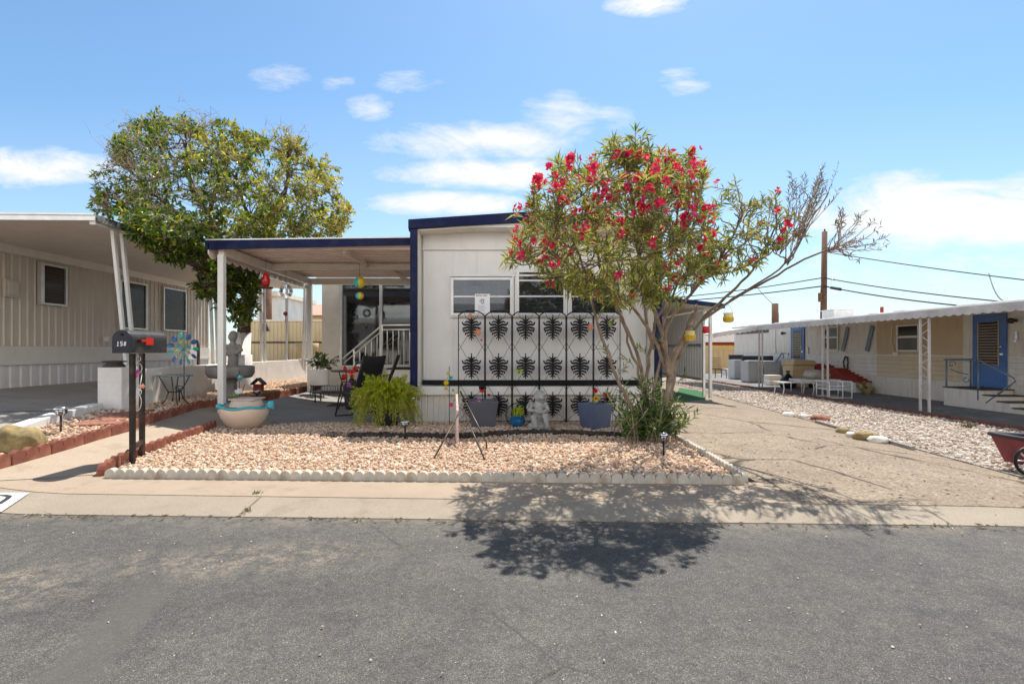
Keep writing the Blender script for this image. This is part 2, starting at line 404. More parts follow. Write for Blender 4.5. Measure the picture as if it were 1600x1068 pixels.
M['roofwhite'] = mat('white_roof_coating', (.7, .7, .69), .6, var=.15, vs=2, bump=.2, bs=12)
M['patioroof'] = mat('aluminium_patio_pan', (.82, .67, .60), .42, var=.12, vs=1.4, dirt=(.4, .3, .22), damt=.3)
M['almond'] = mat('almond_paint', (.76, .71, .63), .45, var=.08)
M['black'] = mat('black_iron', (.006, .006, .008), .5, var=.3, vs=20, spec=.3)
M['blackband'] = mat('black_trim_paint', (.010, .010, .013), .6, spec=.2)
M['glass'] = glassmat('window_glass', (.75, .8, .84), .0)
M['darkglass'] = mat('dark_window_glass', (.035, .026, .02), .12, var=.4, vs=2, spec=.3)
M['porchglass'] = mat('porch_window_glass', (.012, .014, .017), .045, var=.2, spec=1.0)
M['porchglass'].node_tree.nodes['Principled BSDF'].inputs['IOR'].default_value = 1.55
M['room'] = mat('dim_interior', (.02, .02, .024), .9)
M['blind'] = mat('mini_blind', (.34, .37, .42), .5, var=.1)
M['alu'] = mat('mill_aluminium', (.66, .66, .65), .42, .55, var=.12)
M['paper'] = mat('paper', (.82, .82, .84), .7, var=.03)
M['ink'] = mat('printing_ink', (.03, .03, .045), .7)
M['inkblue'] = mat('blue_ink', (.14, .18, .28), .7)
M['steel'] = mat('galvanised_steel', (.45, .46, .48), .4, .7, var=.2)
M['ribgrey'] = siding('grey_ribbed_panel', (.72, .71, .69), 1, .2, .0, .05, damt=.15)
M['turf'] = mat('green_turf_mat', (.02, .12, .035), .95, var=.4, vs=90, bump=.8, bs=200)
# left neighbour
M['tanwall'] = siding('taupe_metal_siding', (.60, .525, .44), 1, .16, .0, .03, dirt=(.22, .19, .16), damt=.4)
M['leftskirt'] = siding('white_ribbed_skirting', (.68, .66, .63), 1, .15, .0, .05, dirt=(.3, .29, .28), damt=.45)
M['leftband'] = mat('cream_band', (.66, .62, .56), .5, var=.06)
M['leftsoffit'] = siding('carport_underside', (.72, .63, .54), 1, .3, .5, .012, dirt=(.34, .27, .2), damt=.4)
M['block'] = None
def blockmat():
    n = NT('painted_block'); co = n.tc.outputs['Object']
    x, y, z = n.xyz(); s_ = n.math('ADD', x, y)
    row = n.math('DIVIDE', z, .2); fr = n.math('FRACT', row); fl = n.math('FLOOR', row)
    cx = n.math('FRACT', n.math('ADD', n.math('DIVIDE', y, .4), n.math('MULTIPLY', n.math('MODULO', fl, 2.0), .5)))
    j = n.math('MAXIMUM', n.math('LESS_THAN', fr, .05), n.math('LESS_THAN', cx, .028))
    c = n.mix(n.ramp(n.noise(3, 7), [(.3, 0), (.7, 1)]), (.66, .63, .595), (.76, .735, .70))
    c = n.mix(n.ramp(n.noise(1.6, 8, .7), [(.55, 0), (.8, .5)]), c, (.45, .38, .31))
    h = n.math('SUBTRACT', n.math('MULTIPLY', n.noise(70, 4), .5), n.math('MULTIPLY', j, .8))
    return n.fin(c, .8, 0, n.bump(h, .5, .008))
M['block'] = blockmat()
M['whitecurb'] = mat('white_painted_edging', (.55, .505, .43), .8, var=.25, vs=9, bump=.6, bs=60, dirt=(.30, .22, .15), ds=7, damt=.85)
M['redcurb'] = mat('red_concrete_edging', (.27, .085, .052), .8, var=.4, vs=6, bump=.5, bs=70, dirt=(.46, .27, .18), ds=4, damt=.55)
M['terracotta'] = M['redcurb']
M['paver'] = mat('red_paver', (.30, .13, .09), .85, var=.35, vs=8, bump=.5, bs=60)
M['rock'] = mat('golden_boulder', (.36, .27, .12), .9, var=.6, vs=7, bump=1.0, bs=14, dirt=(.10, .09, .06), ds=6, damt=.8)
# right neighbour
M['oldwall'] = siding('old_white_siding', (.70, .655, .585), 1, .3, .3, .01, dirt=(.36, .24, .12), damt=.75, dscale=1.6)
M['lap'] = siding('old_lap_siding', (.70, .67, .62), 2, .125, .0, .03, dirt=(.38, .28, .17), damt=.5)
M['tanpanel'] = siding('weathered_tan_panel', (.56, .415, .25), 1, .3, .3, .01, dirt=(.34, .2, .09), damt=.5)
M['tanlap'] = siding('weathered_tan_lap', (.62, .50, .345), 2, .125, .0, .03, dirt=(.36, .23, .11), damt=.5)
M['bluedoor'] = mat('blue_door_paint', (.06, .16, .42), .5, var=.25, vs=3, dirt=(.12, .17, .28), damt=.5)
M['bluegrey'] = mat('blue_grey_metal', (.15, .19, .26), .5, var=.2)
M['tancart'] = mat('tan_plastic', (.52, .39, .22), .5, var=.12)
M['redbrick'] = mat('red_painted_brick', (.30, .035, .02), .7, var=.45, vs=10, bump=.4, bs=40)
M['wood'] = mat('weathered_pole_wood', (.15, .075, .045), .85, var=.4, vs=9, bump=.5, bs=40)
M['shedtan'] = siding('beige_ribbed_fence', (.68, .56, .35), 0, .14, .0, .03, dirt=(.45, .35, .2), damt=.3)
M['pinkroof'] = mat('pink_roof', (.52, .28, .21), .8, var=.12)
M['ochre'] = mat('ochre_wall', (.50, .36, .19), .8, var=.1)
M['wire'] = mat('cable_black', (.03, .03, .032), .6)
# plants
M['bark'] = mat('oleander_bark', (.27, .21, .16), .85, var=.5, vs=9, bump=.7, bs=60)
M['treebark'] = mat('brown_bark', (.10, .065, .045), .9, var=.5, vs=9, bump=1.0, bs=35)
M['whitewash'] = mat('whitewash', (.62, .60, .60), .85, var=.2, vs=5, bump=.5, bs=35, dirt=(.3, .25, .2), ds=4, damt=.4)
M['twig'] = mat('grey_twig', (.36, .28, .23), .9, var=.3, vs=20)
M['oleander'] = leafmat('oleander_leaf', [(0, (.10, .15, .025)), (.25, (.22, .27, .05)), (.55, (.36, .38, .09)), (.8, (.50, .47, .17)), (.92, (.58, .53, .32)), (1, (.62, .42, .15))], .5, .33)
M['dryleaf'] = leafmat('dry_leaf', [(0, (.16, .12, .08)), (.5, (.22, .18, .10)), (1, (.12, .14, .06))], .2)
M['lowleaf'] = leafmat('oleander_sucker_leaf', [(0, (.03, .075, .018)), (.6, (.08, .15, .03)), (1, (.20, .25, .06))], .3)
M['treeleaf'] = leafmat('tree_leaf', [(0, (.03, .08, .012)), (.4, (.07, .15, .02)), (.7, (.17, .25, .03)), (.88, (.33, .34, .04)), (1, (.5, .42, .06))], .48, .3)
M['treeleafgold'] = leafmat('tree_leaf_yellowing', [(0, (.12, .17, .022)), (.35, (.27, .29, .045)), (.7, (.42, .39, .075)), (.9, (.56, .49, .13)), (1, (.46, .32, .16))], .52, .32)
M['fern'] = leafmat('asparagus_fern_leaf', [(0, (.20, .32, .01)), (.4, (.42, .52, .014)), (.75, (.64, .66, .02)), (1, (.85, .78, .05))], .52, .5)
M['potleaf'] = leafmat('pot_plant_leaf', [(0, (.018, .045, .014)), (.7, (.05, .09, .03)), (1, (.14, .15, .07))], .2)
M['flower'] = leafmat('oleander_petal', [(0, (.58, .010, .07)), (.5, (.78, .03, .13)), (.85, (.88, .09, .24)), (1, (.92, .24, .36))], .42, .5)
def petal(name, c): return leafmat(name, [(0, tuple(q * .75 for q in c)), (1, c)], .25, .5)
M['petalyellow'] = petal('yellow_petal', (.80, .52, .02)); M['petalred'] = petal('red_petal', (.60, .02, .015)); M['petalpurple'] = petal('purple_petal', (.50, .09, .55))
M['petalpink'] = petal('pink_petal', (.85, .06, .22)); M['petalpeach'] = petal('peach_petal', (.80, .36, .26)); M['petalgreen'] = petal('green_wing', (.42, .58, .16)); M['petalbrown'] = petal('rust_wing', (.38, .09, .03))
M['clay'] = mat('cream_glazed_clay', (.66, .53, .43), .45, var=.12, vs=3, dirt=(.45, .3, .2), ds=3, damt=.5)
M['turq'] = mat('turquoise_glaze', (.05, .42, .50), .25, var=.25, vs=6)
M['stone'] = mat('grey_cast_stone', (.27, .255, .24), .9, var=.3, vs=8, bump=.5, bs=50)
M['cherub'] = mat('pale_cast_stone', (.40, .395, .38), .88, var=.35, vs=14, bump=.5, bs=60)
M['planter'] = mat('slate_grey_resin', (.09, .095, .115), .55, var=.15)
M['planterblue'] = mat('slate_blue_resin', (.09, .12, .20), .5, var=.15)
M['blueglaze'] = mat('blue_glaze', (.012, .13, .30), .18, var=.5, vs=9)
M['fabric'] = mat('black_sling_fabric', (.012, .012, .016), .85, bump=.4, bs=300)
M['bronze'] = mat('dark_bronze_frame', (.06, .045, .035), .45, .3)
M['rust'] = mat('rusty_post', (.018, .015, .014), .55, .2, var=.4, dirt=(.16, .075, .04), ds=6, damt=.5)
M['mailbox'] = mat('black_mailbox_metal', (.045, .045, .048), .38, .25, var=.25, vs=7, dirt=(.20, .17, .14), ds=5, damt=.35)
M['mailface'] = mat('black_mailbox_door', (.006, .008, .022), .3, var=.2)
M['redflag'] = mat('red_flag', (.62, .03, .015), .4)
M['lantern'] = glassmat('clear_plastic', (.9, .92, .94), .15)
M['redglass'] = mat('red_glass', (.55, .012, .02), .15)
M['yellowcup'] = mat('yellow_feeder', (.70, .58, .22), .35, var=.2)
M['paleplastic'] = mat('pale_plastic', (.72, .72, .66), .35)
M['kerbbrown'] = mat('brown_kerb', (.20, .085, .055), .8, var=.35, vs=7, bump=.4, bs=50)
M['wagon'] = mat('red_wagon_wood', (.24, .03, .04), .6, var=.4, vs=5, bump=.3, bs=30, dirt=(.08, .05, .05), damt=.6)
M['bluemetal'] = mat('blue_enamel', (.03, .12, .34), .35, var=.3, vs=15); M['tealmetal'] = mat('teal_enamel', (.04, .35, .34), .3)
M['yellow'] = mat('yellow_cloth', (.78, .6, .03), .6, var=.05); M['teal'] = mat('teal_cloth', (.05, .5, .5), .6, var=.05); M['whitecloth'] = mat('white_cloth', (.78, .78, .76), .6, var=.04)
M['mosaic'] = mat('mosaic_glass', (.20, .26, .27), .25, var=.7, vs=45)
M['silver'] = mat('polished_silver', (.7, .7, .72), .18, .9)
M['bag'] = mat('black_bag_plastic', (.01, .01, .012), .3, bump=.6, bs=20)
M['appliance'] = mat('grey_white_enamel', (.50, .50, .50), .4, var=.06)
M['cushion'] = mat('faded_cushion', (.42, .38, .33), .9, var=.4, vs=9)
M['stepdark'] = mat('dark_step_tread', (.07, .065, .065), .8, var=.3)
M['mat'] = mat('dark_doormat', (.05, .04, .035), .95, var=.3, vs=50)
def zebra():
    n = NT('zebra_cloth'); w = n.t.nodes.new('ShaderNodeTexWave'); w.inputs['Scale'].default_value = 9; w.inputs['Distortion'].default_value = 6
    n.link(n.tc.outputs['Object'], w.inputs['Vector'])
    return n.fin(n.ramp(w.outputs['Fac'], [(.45, (.03, .03, .03)), (.55, (.6, .58, .52))]), .85)
M['zebra'] = zebra()
# ------------------------------------------------------------------ camera, sun, sky
cd = bpy.data.cameras.new('camera'); cam = bpy.data.objects.new('camera', cd); COL.objects.link(cam)
cam.location = (0, 0, EYE); cam.rotation_euler = (PI / 2, 0, 0); cd.sensor_width = 36; cd.lens = 18
cd.shift_x = 15 / 1600; cd.shift_y = 12 / 1600; cd.clip_end = 2000; SC.camera = cam
SUN = Vector((.19, .48, 1)).normalized()
ld = bpy.data.lights.new('sun', 'SUN'); ld.energy = 4.7; ld.angle = math.radians(.53); ld.color = (1, .93, .83)
lo = bpy.data.objects.new('sun', ld); COL.objects.link(lo); lo.rotation_euler = SUN.to_track_quat('Z', 'Y').to_euler(); lo.location = (5, 12, 25)
SC.view_settings.view_transform = 'Standard'; SC.view_settings.look = 'None'; SC.view_settings.gamma = 1; SC.view_settings.exposure = EXPOSURE
W = bpy.data.worlds.new('World'); SC.world = W; W.use_nodes = True
def world():
    t = W.node_tree; n = NT.__new__(NT); n.t = t; n.tc = t.nodes.new('ShaderNodeTexCoord')
    bg = t.nodes['Background']; out = t.nodes['World Output']
    sky = t.nodes.new('ShaderNodeTexSky'); sky.sky_type = 'NISHITA'; sky.sun_disc = False
    sky.sun_elevation = math.asin(SUN.z); sky.sun_rotation = math.atan2(SUN.x, SUN.y); sky.air_density = 1.0; sky.dust_density = .6; sky.ozone_density = 2.0
    skyc = n.mix(1.0, sky.outputs[0], SKYTINT, 'MULTIPLY'); bg.inputs[1].default_value = SKYSTRENGTH
    x, y, z = n.xyz(n.tc.outputs['Generated'])
    n.link(n.mix(1.0, skyc, n.ramp(z, [(0, 1), (.58, 1), (.85, .42)]), 'MULTIPLY'), bg.inputs[0])        # sky dimmed overhead, out of view, to deepen the ground shadows
    ys = n.math('MAXIMUM', y, .05); a = n.math('DIVIDE', x, ys); b = n.math('DIVIDE', z, ys)
    def cl(u, v, ru, rv, k=1.0):
        p = n.math('DIVIDE', n.math('SUBTRACT', a, (u - U0) / F), 1.5 * ru / F); q = n.math('DIVIDE', n.math('SUBTRACT', b, (V0 - v) / F), 1.5 * rv / F)
        return n.math('MULTIPLY', n.math('SUBTRACT', 1.0, n.math('ADD', n.math('MULTIPLY', p, p), n.math('MULTIPLY', q, q)), clamp=True), k)
    tot = None
    for c in [(65, 262, 115, 26, 1.3), (745, 222, 130, 26, 1.2), (760, 272, 130, 22, 1.4), (690, 318, 95, 18, 1.5), (1480, 335, 190, 48, 1.7), (1430, 290, 60, 26, .9), (1590, 296, 60, 24, 1.0),
              (645, 128, 50, 16, .74), (578, 167, 34, 18, .55), (880, 180, 55, 30, .78), (1015, 4, 60, 18, 1.1), (1066, 128, 36, 18, .62), (437, 121, 40, 18, .5), (958, 182, 36, 18, .55), (1380, 410, 330, 60, .55), (530, 130, 24, 14, .4)]:
        m = cl(*c); tot = m if tot is None else n.math('MAXIMUM', tot, m)
    cx = t.nodes.new('ShaderNodeCombineXYZ'); n.link(n.math('ADD', a, n.math('MULTIPLY', b, .9)), cx.inputs[0]); n.link(n.math('MULTIPLY', n.math('SUBTRACT', b, n.math('MULTIPLY', a, .12)), 2.6), cx.inputs[1])
    nz = n.math('ADD', n.math('MULTIPLY', n.noise(4.5, 12, .62, vec=cx.outputs[0], dist=.9), .7), n.math('MULTIPLY', n.noise(17, 10, .68, vec=cx.outputs[0], dist=.6), .3))
    f = n.math('SUBTRACT', n.math('ADD', n.math('MULTIPLY', tot, .80), n.math('MULTIPLY', n.math('MULTIPLY', n.math('SUBTRACT', nz, .5), 2.8), n.ramp(tot, [(0, .35), (.3, 1)]))), .19)
    f = n.ramp(n.math('MULTIPLY', f, n.math('GREATER_THAN', y, .06)), [(0, 0), (.3, .35), (.8, 1)])
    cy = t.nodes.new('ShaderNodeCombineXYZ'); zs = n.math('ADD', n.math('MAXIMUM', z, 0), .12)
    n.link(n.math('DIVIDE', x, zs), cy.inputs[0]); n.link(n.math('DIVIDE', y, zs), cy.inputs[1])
    fill_deck = n.ramp(n.noise(1.1, 8, .6, vec=cy.outputs[0], dist=.3), [(.30, 0), (.46, 1)])        # unseen bright cloud bank added low behind the viewer to lift shaded fronts
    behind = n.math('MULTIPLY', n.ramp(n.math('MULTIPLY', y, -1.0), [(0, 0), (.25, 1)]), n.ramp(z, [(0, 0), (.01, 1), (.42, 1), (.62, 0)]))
    fill_deck = n.math('MULTIPLY', fill_deck, behind)
    haze = n.ramp(b, [(0, .45), (.22, .16), (.5, 0)])
    f = n.math('MAXIMUM', n.math('MULTIPLY', f, .97), n.math('MULTIPLY', haze, n.math('GREATER_THAN', z, 0.0)))
    b2 = t.nodes.new('ShaderNodeBackground'); b2.inputs[0].default_value = (.97, .98, 1.0, 1); b2.inputs[1].default_value = CLOUD
    mx = t.nodes.new('ShaderNodeMixShader'); n.link(f, mx.inputs[0]); n.link(bg.outputs[0], mx.inputs[1]); n.link(b2.outputs[0], mx.inputs[2]); 
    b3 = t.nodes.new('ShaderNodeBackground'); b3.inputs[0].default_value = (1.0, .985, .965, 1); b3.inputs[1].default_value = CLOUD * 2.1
    m2 = t.nodes.new('ShaderNodeMixShader'); n.link(fill_deck, m2.inputs[0]); n.link(mx.outputs[0], m2.inputs[1]); n.link(b3.outputs[0], m2.inputs[2]); n.link(m2.outputs[0], out.inputs[0])
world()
# ------------------------------------------------------------------ the ground
def yc(x): return 3.79 - .036 * x           # road edge
def yb(x): return 4.11 - .046 * x           # back of the gutter
def yf(x): return 4.675 - .039 * x          # foot of the scalloped border
sheet('ground', [(-400, -300), (400, -300), (400, 700), (-400, 700)], -.16, M['dirt'])
sheet('road', [(-40, -6), (40, -6), (40, yc(40)), (3, yc(3)), (-3, yc(-3)), (-40, yc(-40))], -.06, M['asphalt'])
xs = [-40, -12, -6, -4, -2, 0, 2, 4, 6, 12, 40]
sheet('gutter', [(x, yc(x) - .01) for x in xs] + [(x, yb(x) - .006) for x in xs[::-1]], 0, M['gutter'], depth=.14, offs=[-.054] * len(xs) + [-.004] * len(xs))
sheet('sidewalk', [(-40, yb(-40)), (2.32, yb(2.32)), (2.32, yf(2.3)+.05), (-3.6, yf(-3.6)+.05), (-4.1, 5.3), (-40, 7.2)], 0, M['sidewalk'], depth=.14)
LB = [G(*q) for q in [(-60, 750), (0, 731), (60, 714), (108, 700), (159, 684), (200, 673), (233, 661), (280, 647), (319, 634), (340, 635), (368, 632), (420, 622), (478, 610), (500, 604)]]
RB = [G(*q) for q in [(156, 744), (190, 722), (228, 708), (275, 690), (319, 675), (336, 667)]]
sheet('path', [LB[i] + Vector((.04, -.05, 0)) for i in range(0, 10)] + [Vector((-3.25, 9.2, 0)), Vector((-3.2, 8.15, 0))] + [r for r in RB[::-1]] + [Vector((-3.9, 4.86, 0))], .005, M['path'])
sheet('patio_floor', [(-4.75, 9.4), (-4.75, 14.4), (-1.42, 14.4), (-1.42, 8.2), (-3.6, 8.2), (-4.1, 8.5)], .045, M['patio'], depth=.1, offs=None)
BED = [(-3.72, yf(-3.72) + .06), (2.16, yf(2.16) + .06), (2.3, 7.0), (2.6, 9.2), (-1.4, 9.2), (-1.42, 8.25), (-3.3, 8.25)] + [(r.x + .05, r.y) for r in RB[::-1][:-1]]
sheet('gravel_bed_ground', BED, .015, M['pinkbase'])
def dre(y): return 4.62 + .118 * y           # right edge of the drive
sheet('driveway', [(2.32, yb(2.32)), (3.4, yb(3.4)), (6, yb(6)), (20, yb(20)), (20, 4.9), (dre(5.0), 5.0), (dre(9), 9), (dre(16), 16), (dre(26), 26), (2.5, 26), (2.5, 9), (2.3, 7)], 0, M['drive'], depth=.14)
sheet('right_gravel_ground', [(dre(5.0) - .05, 4.98), (20, 4.88), (20, 6.4), (9.3, 6.4), (9.3, 27), (dre(26) - .05, 26), (dre(16) - .05, 16), (dre(9) - .05, 9)], .014, M['whitebase'], depth=.05)
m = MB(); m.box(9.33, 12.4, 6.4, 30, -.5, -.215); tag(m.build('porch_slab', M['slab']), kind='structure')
m = MB()
for k in range(24):
    y0 = 6.4 + k * .98; m.box(9.22, 9.326, y0, y0 + .965, -.4, -.165)
tag(m.build('porch_kerb', M['kerbbrown'], bevel=.008), kind='structure')
WC = [G(20, 681), G(85, 658), G(152, 641)]
sheet('left_driveway', [(-11, 5.6), (WC[0].x - .25, WC[0].y - .25), WC[0], WC[1], WC[2], (-6.2, 8.0), (-6.8, 18), (-11, 20)], .006, M['driveleft'])
LBED = [WC[0], WC[1], WC[2], G(190, 640), (-6.35, 12.3), (-6.9, 18.5), (-5.0, 18.5)] + [(l.x - .04, l.y + .05) for l in LB[::-1][1:13]] + [(-7.3, 6.0)]
sheet('left_bed_ground', LBED, .012, M['pinkbase'])
# white painted number patch on the gutter, cut by the frame
def gut(u, v):
    t = (v - 768) / 35; return G(u, v, -.002 - .05 * max(0, min(1, t)) + .004)
m = MB(); m.prism([gut(-40, 769.5), gut(46, 769.5), gut(2, 799), gut(-40, 799)], (0, 0, .002)); tag(m.build('painted_kerb_patch', M['roofwhite']), 'white painted patch with part of a dark numeral on the concrete gutter', 'painted marking')
m = MB(); pts = [gut(-22, 792), gut(-2, 788), gut(12, 779), (gut(15, 775.5)), gut(4, 774), gut(-16, 775)]
for i in range(len(pts) - 1): m.beam(pts[i] + Vector((0, 0, .0065)), pts[i + 1] + Vector((0, 0, .0065)), .035, .002)
pk = m.build('numeral', M['ink']); pk.parent = bpy.data.objects['painted_kerb_patch']; pk['label'] = 'part of a dark curved numeral'
# ------------------------------------------------------------------ crushed stone
def scatter(poly, n, off, s0, s1, extra=None):
    x0, x1 = min(p[0] for p in poly), max(p[0] for p in poly); y0, y1 = min(p[1] for p in poly), max(p[1] for p in poly)
    A = []
    while len(A) < n:
        x, y = random.uniform(x0, x1), random.uniform(y0, y1)
        if inpoly(x, y, poly) and (extra is None or extra(x, y)): A.append((x, y, zg(x) + off))
    A = np.array(A); A[:, 2] += rng.uniform(-.006, .012, n); return A, rng.lognormal(math.log((s0 + s1) / 2), .28, n).clip(s0 * .7, s1 * 1.35)
def lava(x, y): return 7.02 + .09 * math.sin(x * 1.7 + .6) + (.10 if x > -.2 else 0) + .05 * math.sin(3.1 * x)
inband = lambda x, y: x > -2.45 and abs(y - lava(x, y)) < .125
p, s = scatter(BED, 23000, .021, .0105, .0195, lambda x, y: not inband(x, y)); stones('pink_gravel', p, s, M['pinkstone'], label='pink and cream crushed stone filling the front bed')
p, s = scatter([(-2.5, 6.5), (2.1, 6.5), (2.1, 7.6), (-2.5, 7.6)], 2600, .034, .016, .026, inband); stones('black_gravel', p, s, M['blackstone'], label='wavy band of black lava stone along the house front')
RG = [(dre(5.2), 5.2), (9.2, 5.2), (9.2, 24), (dre(24), 24), (dre(16), 16), (dre(9), 9)]
p, s = scatter(RG, 9500, .02, .015, .027); stones('pale_gravel', p, s, M['whitestone'], label='pale crushed stone strip beside the driveway')
LB2 = LBED[:5] + [(-6.6, 14.5), (-5.2, 14.5)] + LBED[7:]
p, s = scatter(LB2, 5200, .018, .014, .024); stones('side_bed_gravel', p, s, M['pinkstone'], label='crushed stone in the narrow bed under the tree')
# loose bits on the road and apron
p, s = scatter([(-3.4, 1.7), (4, 1.7), (4, 3.6), (-3.9, 3.85)], 260, -.057, .002, .006); stones('road_grit', p, s, M['whitestone'], .5, 'loose grit lying on the asphalt')
A = []
for k in range(330):
    x = random.uniform(-4.2, 4.2); A.append((x, yc(x) + random.gauss(-.03, .035), -.052))
for k in range(260):
    x = random.uniform(2.2, 6.5); y = random.uniform(3.8, 7.5); A.append((x, y, zg(x) + .004))
A = np.array(A); n = len(A); D = rng.normal(0, 1, (n, 3)); D[:, 2] *= .1
leaf_mesh('fallen_leaves', A, D, np.tile((0, 0, 1.0), (n, 1)) + rng.normal(0, .15, (n, 3)), rng.uniform(.02, .06, n), rng.uniform(.008, .018, n), M['dryleaf'], None)
tag(bpy.data.objects['fallen_leaves'], 'dry fallen leaves along the gutter edge', 'leaves', None, 'stuff')
# ------------------------------------------------------------------ scalloped edging
def edger(n, pitch, h, th, mt, name):
    """one edging block: a low wall with n round heads, standing at its middle"""
    L = n * pitch; pr = [(-L/2, 0, -.05), (L/2, 0, -.05)]
    hb = h - pitch * .5
    for i in range(n)[::-1]:
        for k in range(9):
            t = PI * k / 8; pr.append((-L/2 + (i + .5) * pitch + math.cos(t) * pitch * .495, 0, hb + math.sin(t) * pitch * .5))
    m = MB(); m.prism([(x, -th/2, z) for x, y, z in pr], (0, th, 0))
    return m
def run_edging(pts, n, pitch, h, th, mt, name, label, cat, group, gap=.012, zoff=0, dropjit=.008):
    pts = [Vector((p[0], p[1], 0)) for p in pts]; L = n * pitch + gap
    seg = [(pts[i + 1] - pts[i]).length for i in range(len(pts) - 1)]; tot = sum(seg)
    def at(d):
        for i, s_ in enumerate(seg):
            if d <= s_ or i == len(seg) - 1: return pts[i] + (pts[i + 1] - pts[i]) * (d / s_)
            d -= s_
    k = max(1, round(tot / L)); st = tot / k; first = None
    for i in range(k):
        a, b = at(i * st), at((i + 1) * st); c = (a + b) / 2; an = math.atan2(b.y - a.y, b.x - a.x)
        sl = math.atan2(zg(b.x) - zg(a.x), (b - a).length)
        if first is None: o = edger(n, pitch, h, th, mt, name).build(name, mt, bevel=.008); first = o
        else: o = first.copy(); COL.objects.link(o)
        o.location = (c.x, c.y, zg(c.x) + zoff + random.uniform(-dropjit, dropjit) * .4); o.rotation_euler = (random.gauss(0, .02), -sl, an + random.gauss(0, .012))
        tag(o, label, cat, group)
run_edging([(-3.72, yf(-3.72)), (2.16, yf(2.16))], 6, .098, .086, .065, M['whitecurb'], 'edging_block', 'white painted scalloped edging block along the front of the gravel bed', 'edging block', 'white edging blocks of the gravel bed')
run_edging([(2.2, yf(2.16) + .04), (2.26, 5.8), (2.33, 7.2)], 5, .085, .085, .05, M['whitecurb'], 'edging_block', 'low white edging block between the gravel bed and the driveway', 'edging block', 'white edging blocks beside the driveway')
run_edging(RB, 3, .155, .115, .06, M['redcurb'], 'edging_block', 'red scalloped edging block on the mailbox side of the path', 'edging block', 'red edging blocks on the mailbox side of the path')
run_edging(LB[:10], 3, .16, .13, .06, M['redcurb'], 'edging_block', 'red scalloped edging block along the tree side of the path', 'edging block', 'red edging blocks on the tree side of the path')
run_edging(LB[9:14], 3, .16, .125, .06, M['redcurb'], 'edging_block', 'red scalloped edging block between the patio floor and the tree bed', 'edging block', 'red edging blocks beside the patio')
m = MB()
for i in range(2):
    a, b = WC[i], WC[i + 1]; m.beam(a + Vector((0, 0, .03)), b + Vector((0, 0, .03)), .16, .16)
tag(m.build('white_kerb', M['roofwhite'], loc=WC[1], bevel=.012), 'white painted low kerb between the neighbouring drive and the left bed', 'kerb')
# red pavers laid in the left bed
c0, c1, c2, c3 = G(108, 668, .02), G(168, 648, .02), G(240, 640, .02), G(206, 664, .02)
first = None
for i in range(7):
    for j in range(4):
        u_, v_ = (i + .5) / 7, (j + .5) / 4
        q = (c0 * (1 - v_) + c1 * v_) * (1 - u_) + (c3 * (1 - v_) + c2 * v_) * u_
        if first is None:
            e1, e2 = (c3 - c0) / 7, (c1 - c0) / 4
            m = MB(); m.prism([(e1 * a + e2 * b) * .96 for a, b in ((-.5, -.5), (.5, -.5), (.5, .5), (-.5, .5))], (0, 0, .04)); o = first = m.build('paver', M['paver'], bevel=.006)
        else: o = first.copy(); COL.objects.link(o)
        o.location = (q.x, q.y, zg(q.x) + .005 + random.uniform(0, .006)); o.rotation_euler = (0, 0, random.gauss(0, .03))
        tag(o, 'flat red paver laid in the left bed beside the path', 'paver', 'red pavers in the left bed')
# ================================================================== the white mobile home
WY = 8.45; HX0, HX1 = -1.44, 2.5; HB = 21.0
home = thing('mobile_home', 'white mobile home front with navy roof edge and three windows', 'mobile home', (.5, 8.4, 0))
m = MB(); zt = 3.12
m.box(HX0 + .13, HX1 - .13, WY, HB, .62, 3.16); m.box(HX0 + .02, HX0 + .12, WY + .02, HB, .62, 3.1); m.box(HX1 - .12, HX1 - .02, WY + .02, HB, .62, 3.1)
m.build('wall', M['housewall'], home)
m = MB(); m.box(HX0 + .13, HX1 - .13, WY - .04, WY - .003, 2.84, 2.865); m.box(HX0 + .14, HX0 + .17, WY - .02, WY - .003, .72, 2.84)
for xs_ in (-.82, 1.9): m.box(xs_, xs_ + .012, WY - .008, WY - .002, .71, 2.838)
for xs_ in (-.42, .0, .8, 1.2): m.box(xs_, xs_ + .008, WY - .006, WY - .002, 2.0, 2.838)
for k_ in range(26): m.ball((HX0 + .155 , WY - .021, .78 + k_ * .08), .005, 6, 4)
for k_ in range(24): m.ball((HX0 + .3 + k_ * .145, WY - .041, 2.852), .005, 6, 4)
m.build('wall_trim', M['white'], home, bevel=.004)
# shallow gable roof running back, edges proud of the front wall
def gab(y0, y1, zl, zp, t, x0, x1):
    xm = .5; return [(x0, y0, zl - t), (x1, y0, zl - t), (x1, y0, zl), (xm, y0, zp), (x0, y0, zl)]
m = MB(); m.prism(gab(8.10, 0, 3.235, 3.365, .10, HX0 - .02, HX1 + .02), (0, HB - 8.1 + .2, 0)); m.build('roof', M['roofwhite'], home)
m = MB(); m.prism([(HX0 - .04, 8.04, 3.10), (.5, 8.04, 3.215), (HX1 + .04, 8.04, 3.10), (HX1 + .04, 8.04, 3.245), (.5, 8.04, 3.375), (HX0 - .04, 8.04, 3.245)], (0, .055, 0))
m.box(HX0 - .045, HX0 - .022, 8.1, HB, 3.08, 3.25); m.box(HX1 + .022, HX1 + .045, 8.1, HB, 3.08, 3.25)
m.build('fascia', M['navy'], home, bevel=.004)
m = MB(); m.prism([(HX0 + .1, 8.097, 3.08), (.5, 8.097, 3.195), (HX1 - .1, 8.097, 3.08), (HX1 - .1, 8.097, 3.10), (.5, 8.097, 3.21), (HX0 + .1, 8.097, 3.10)], (0, WY - 8.1, 0)); m.build('soffit', M['soffit'], home)
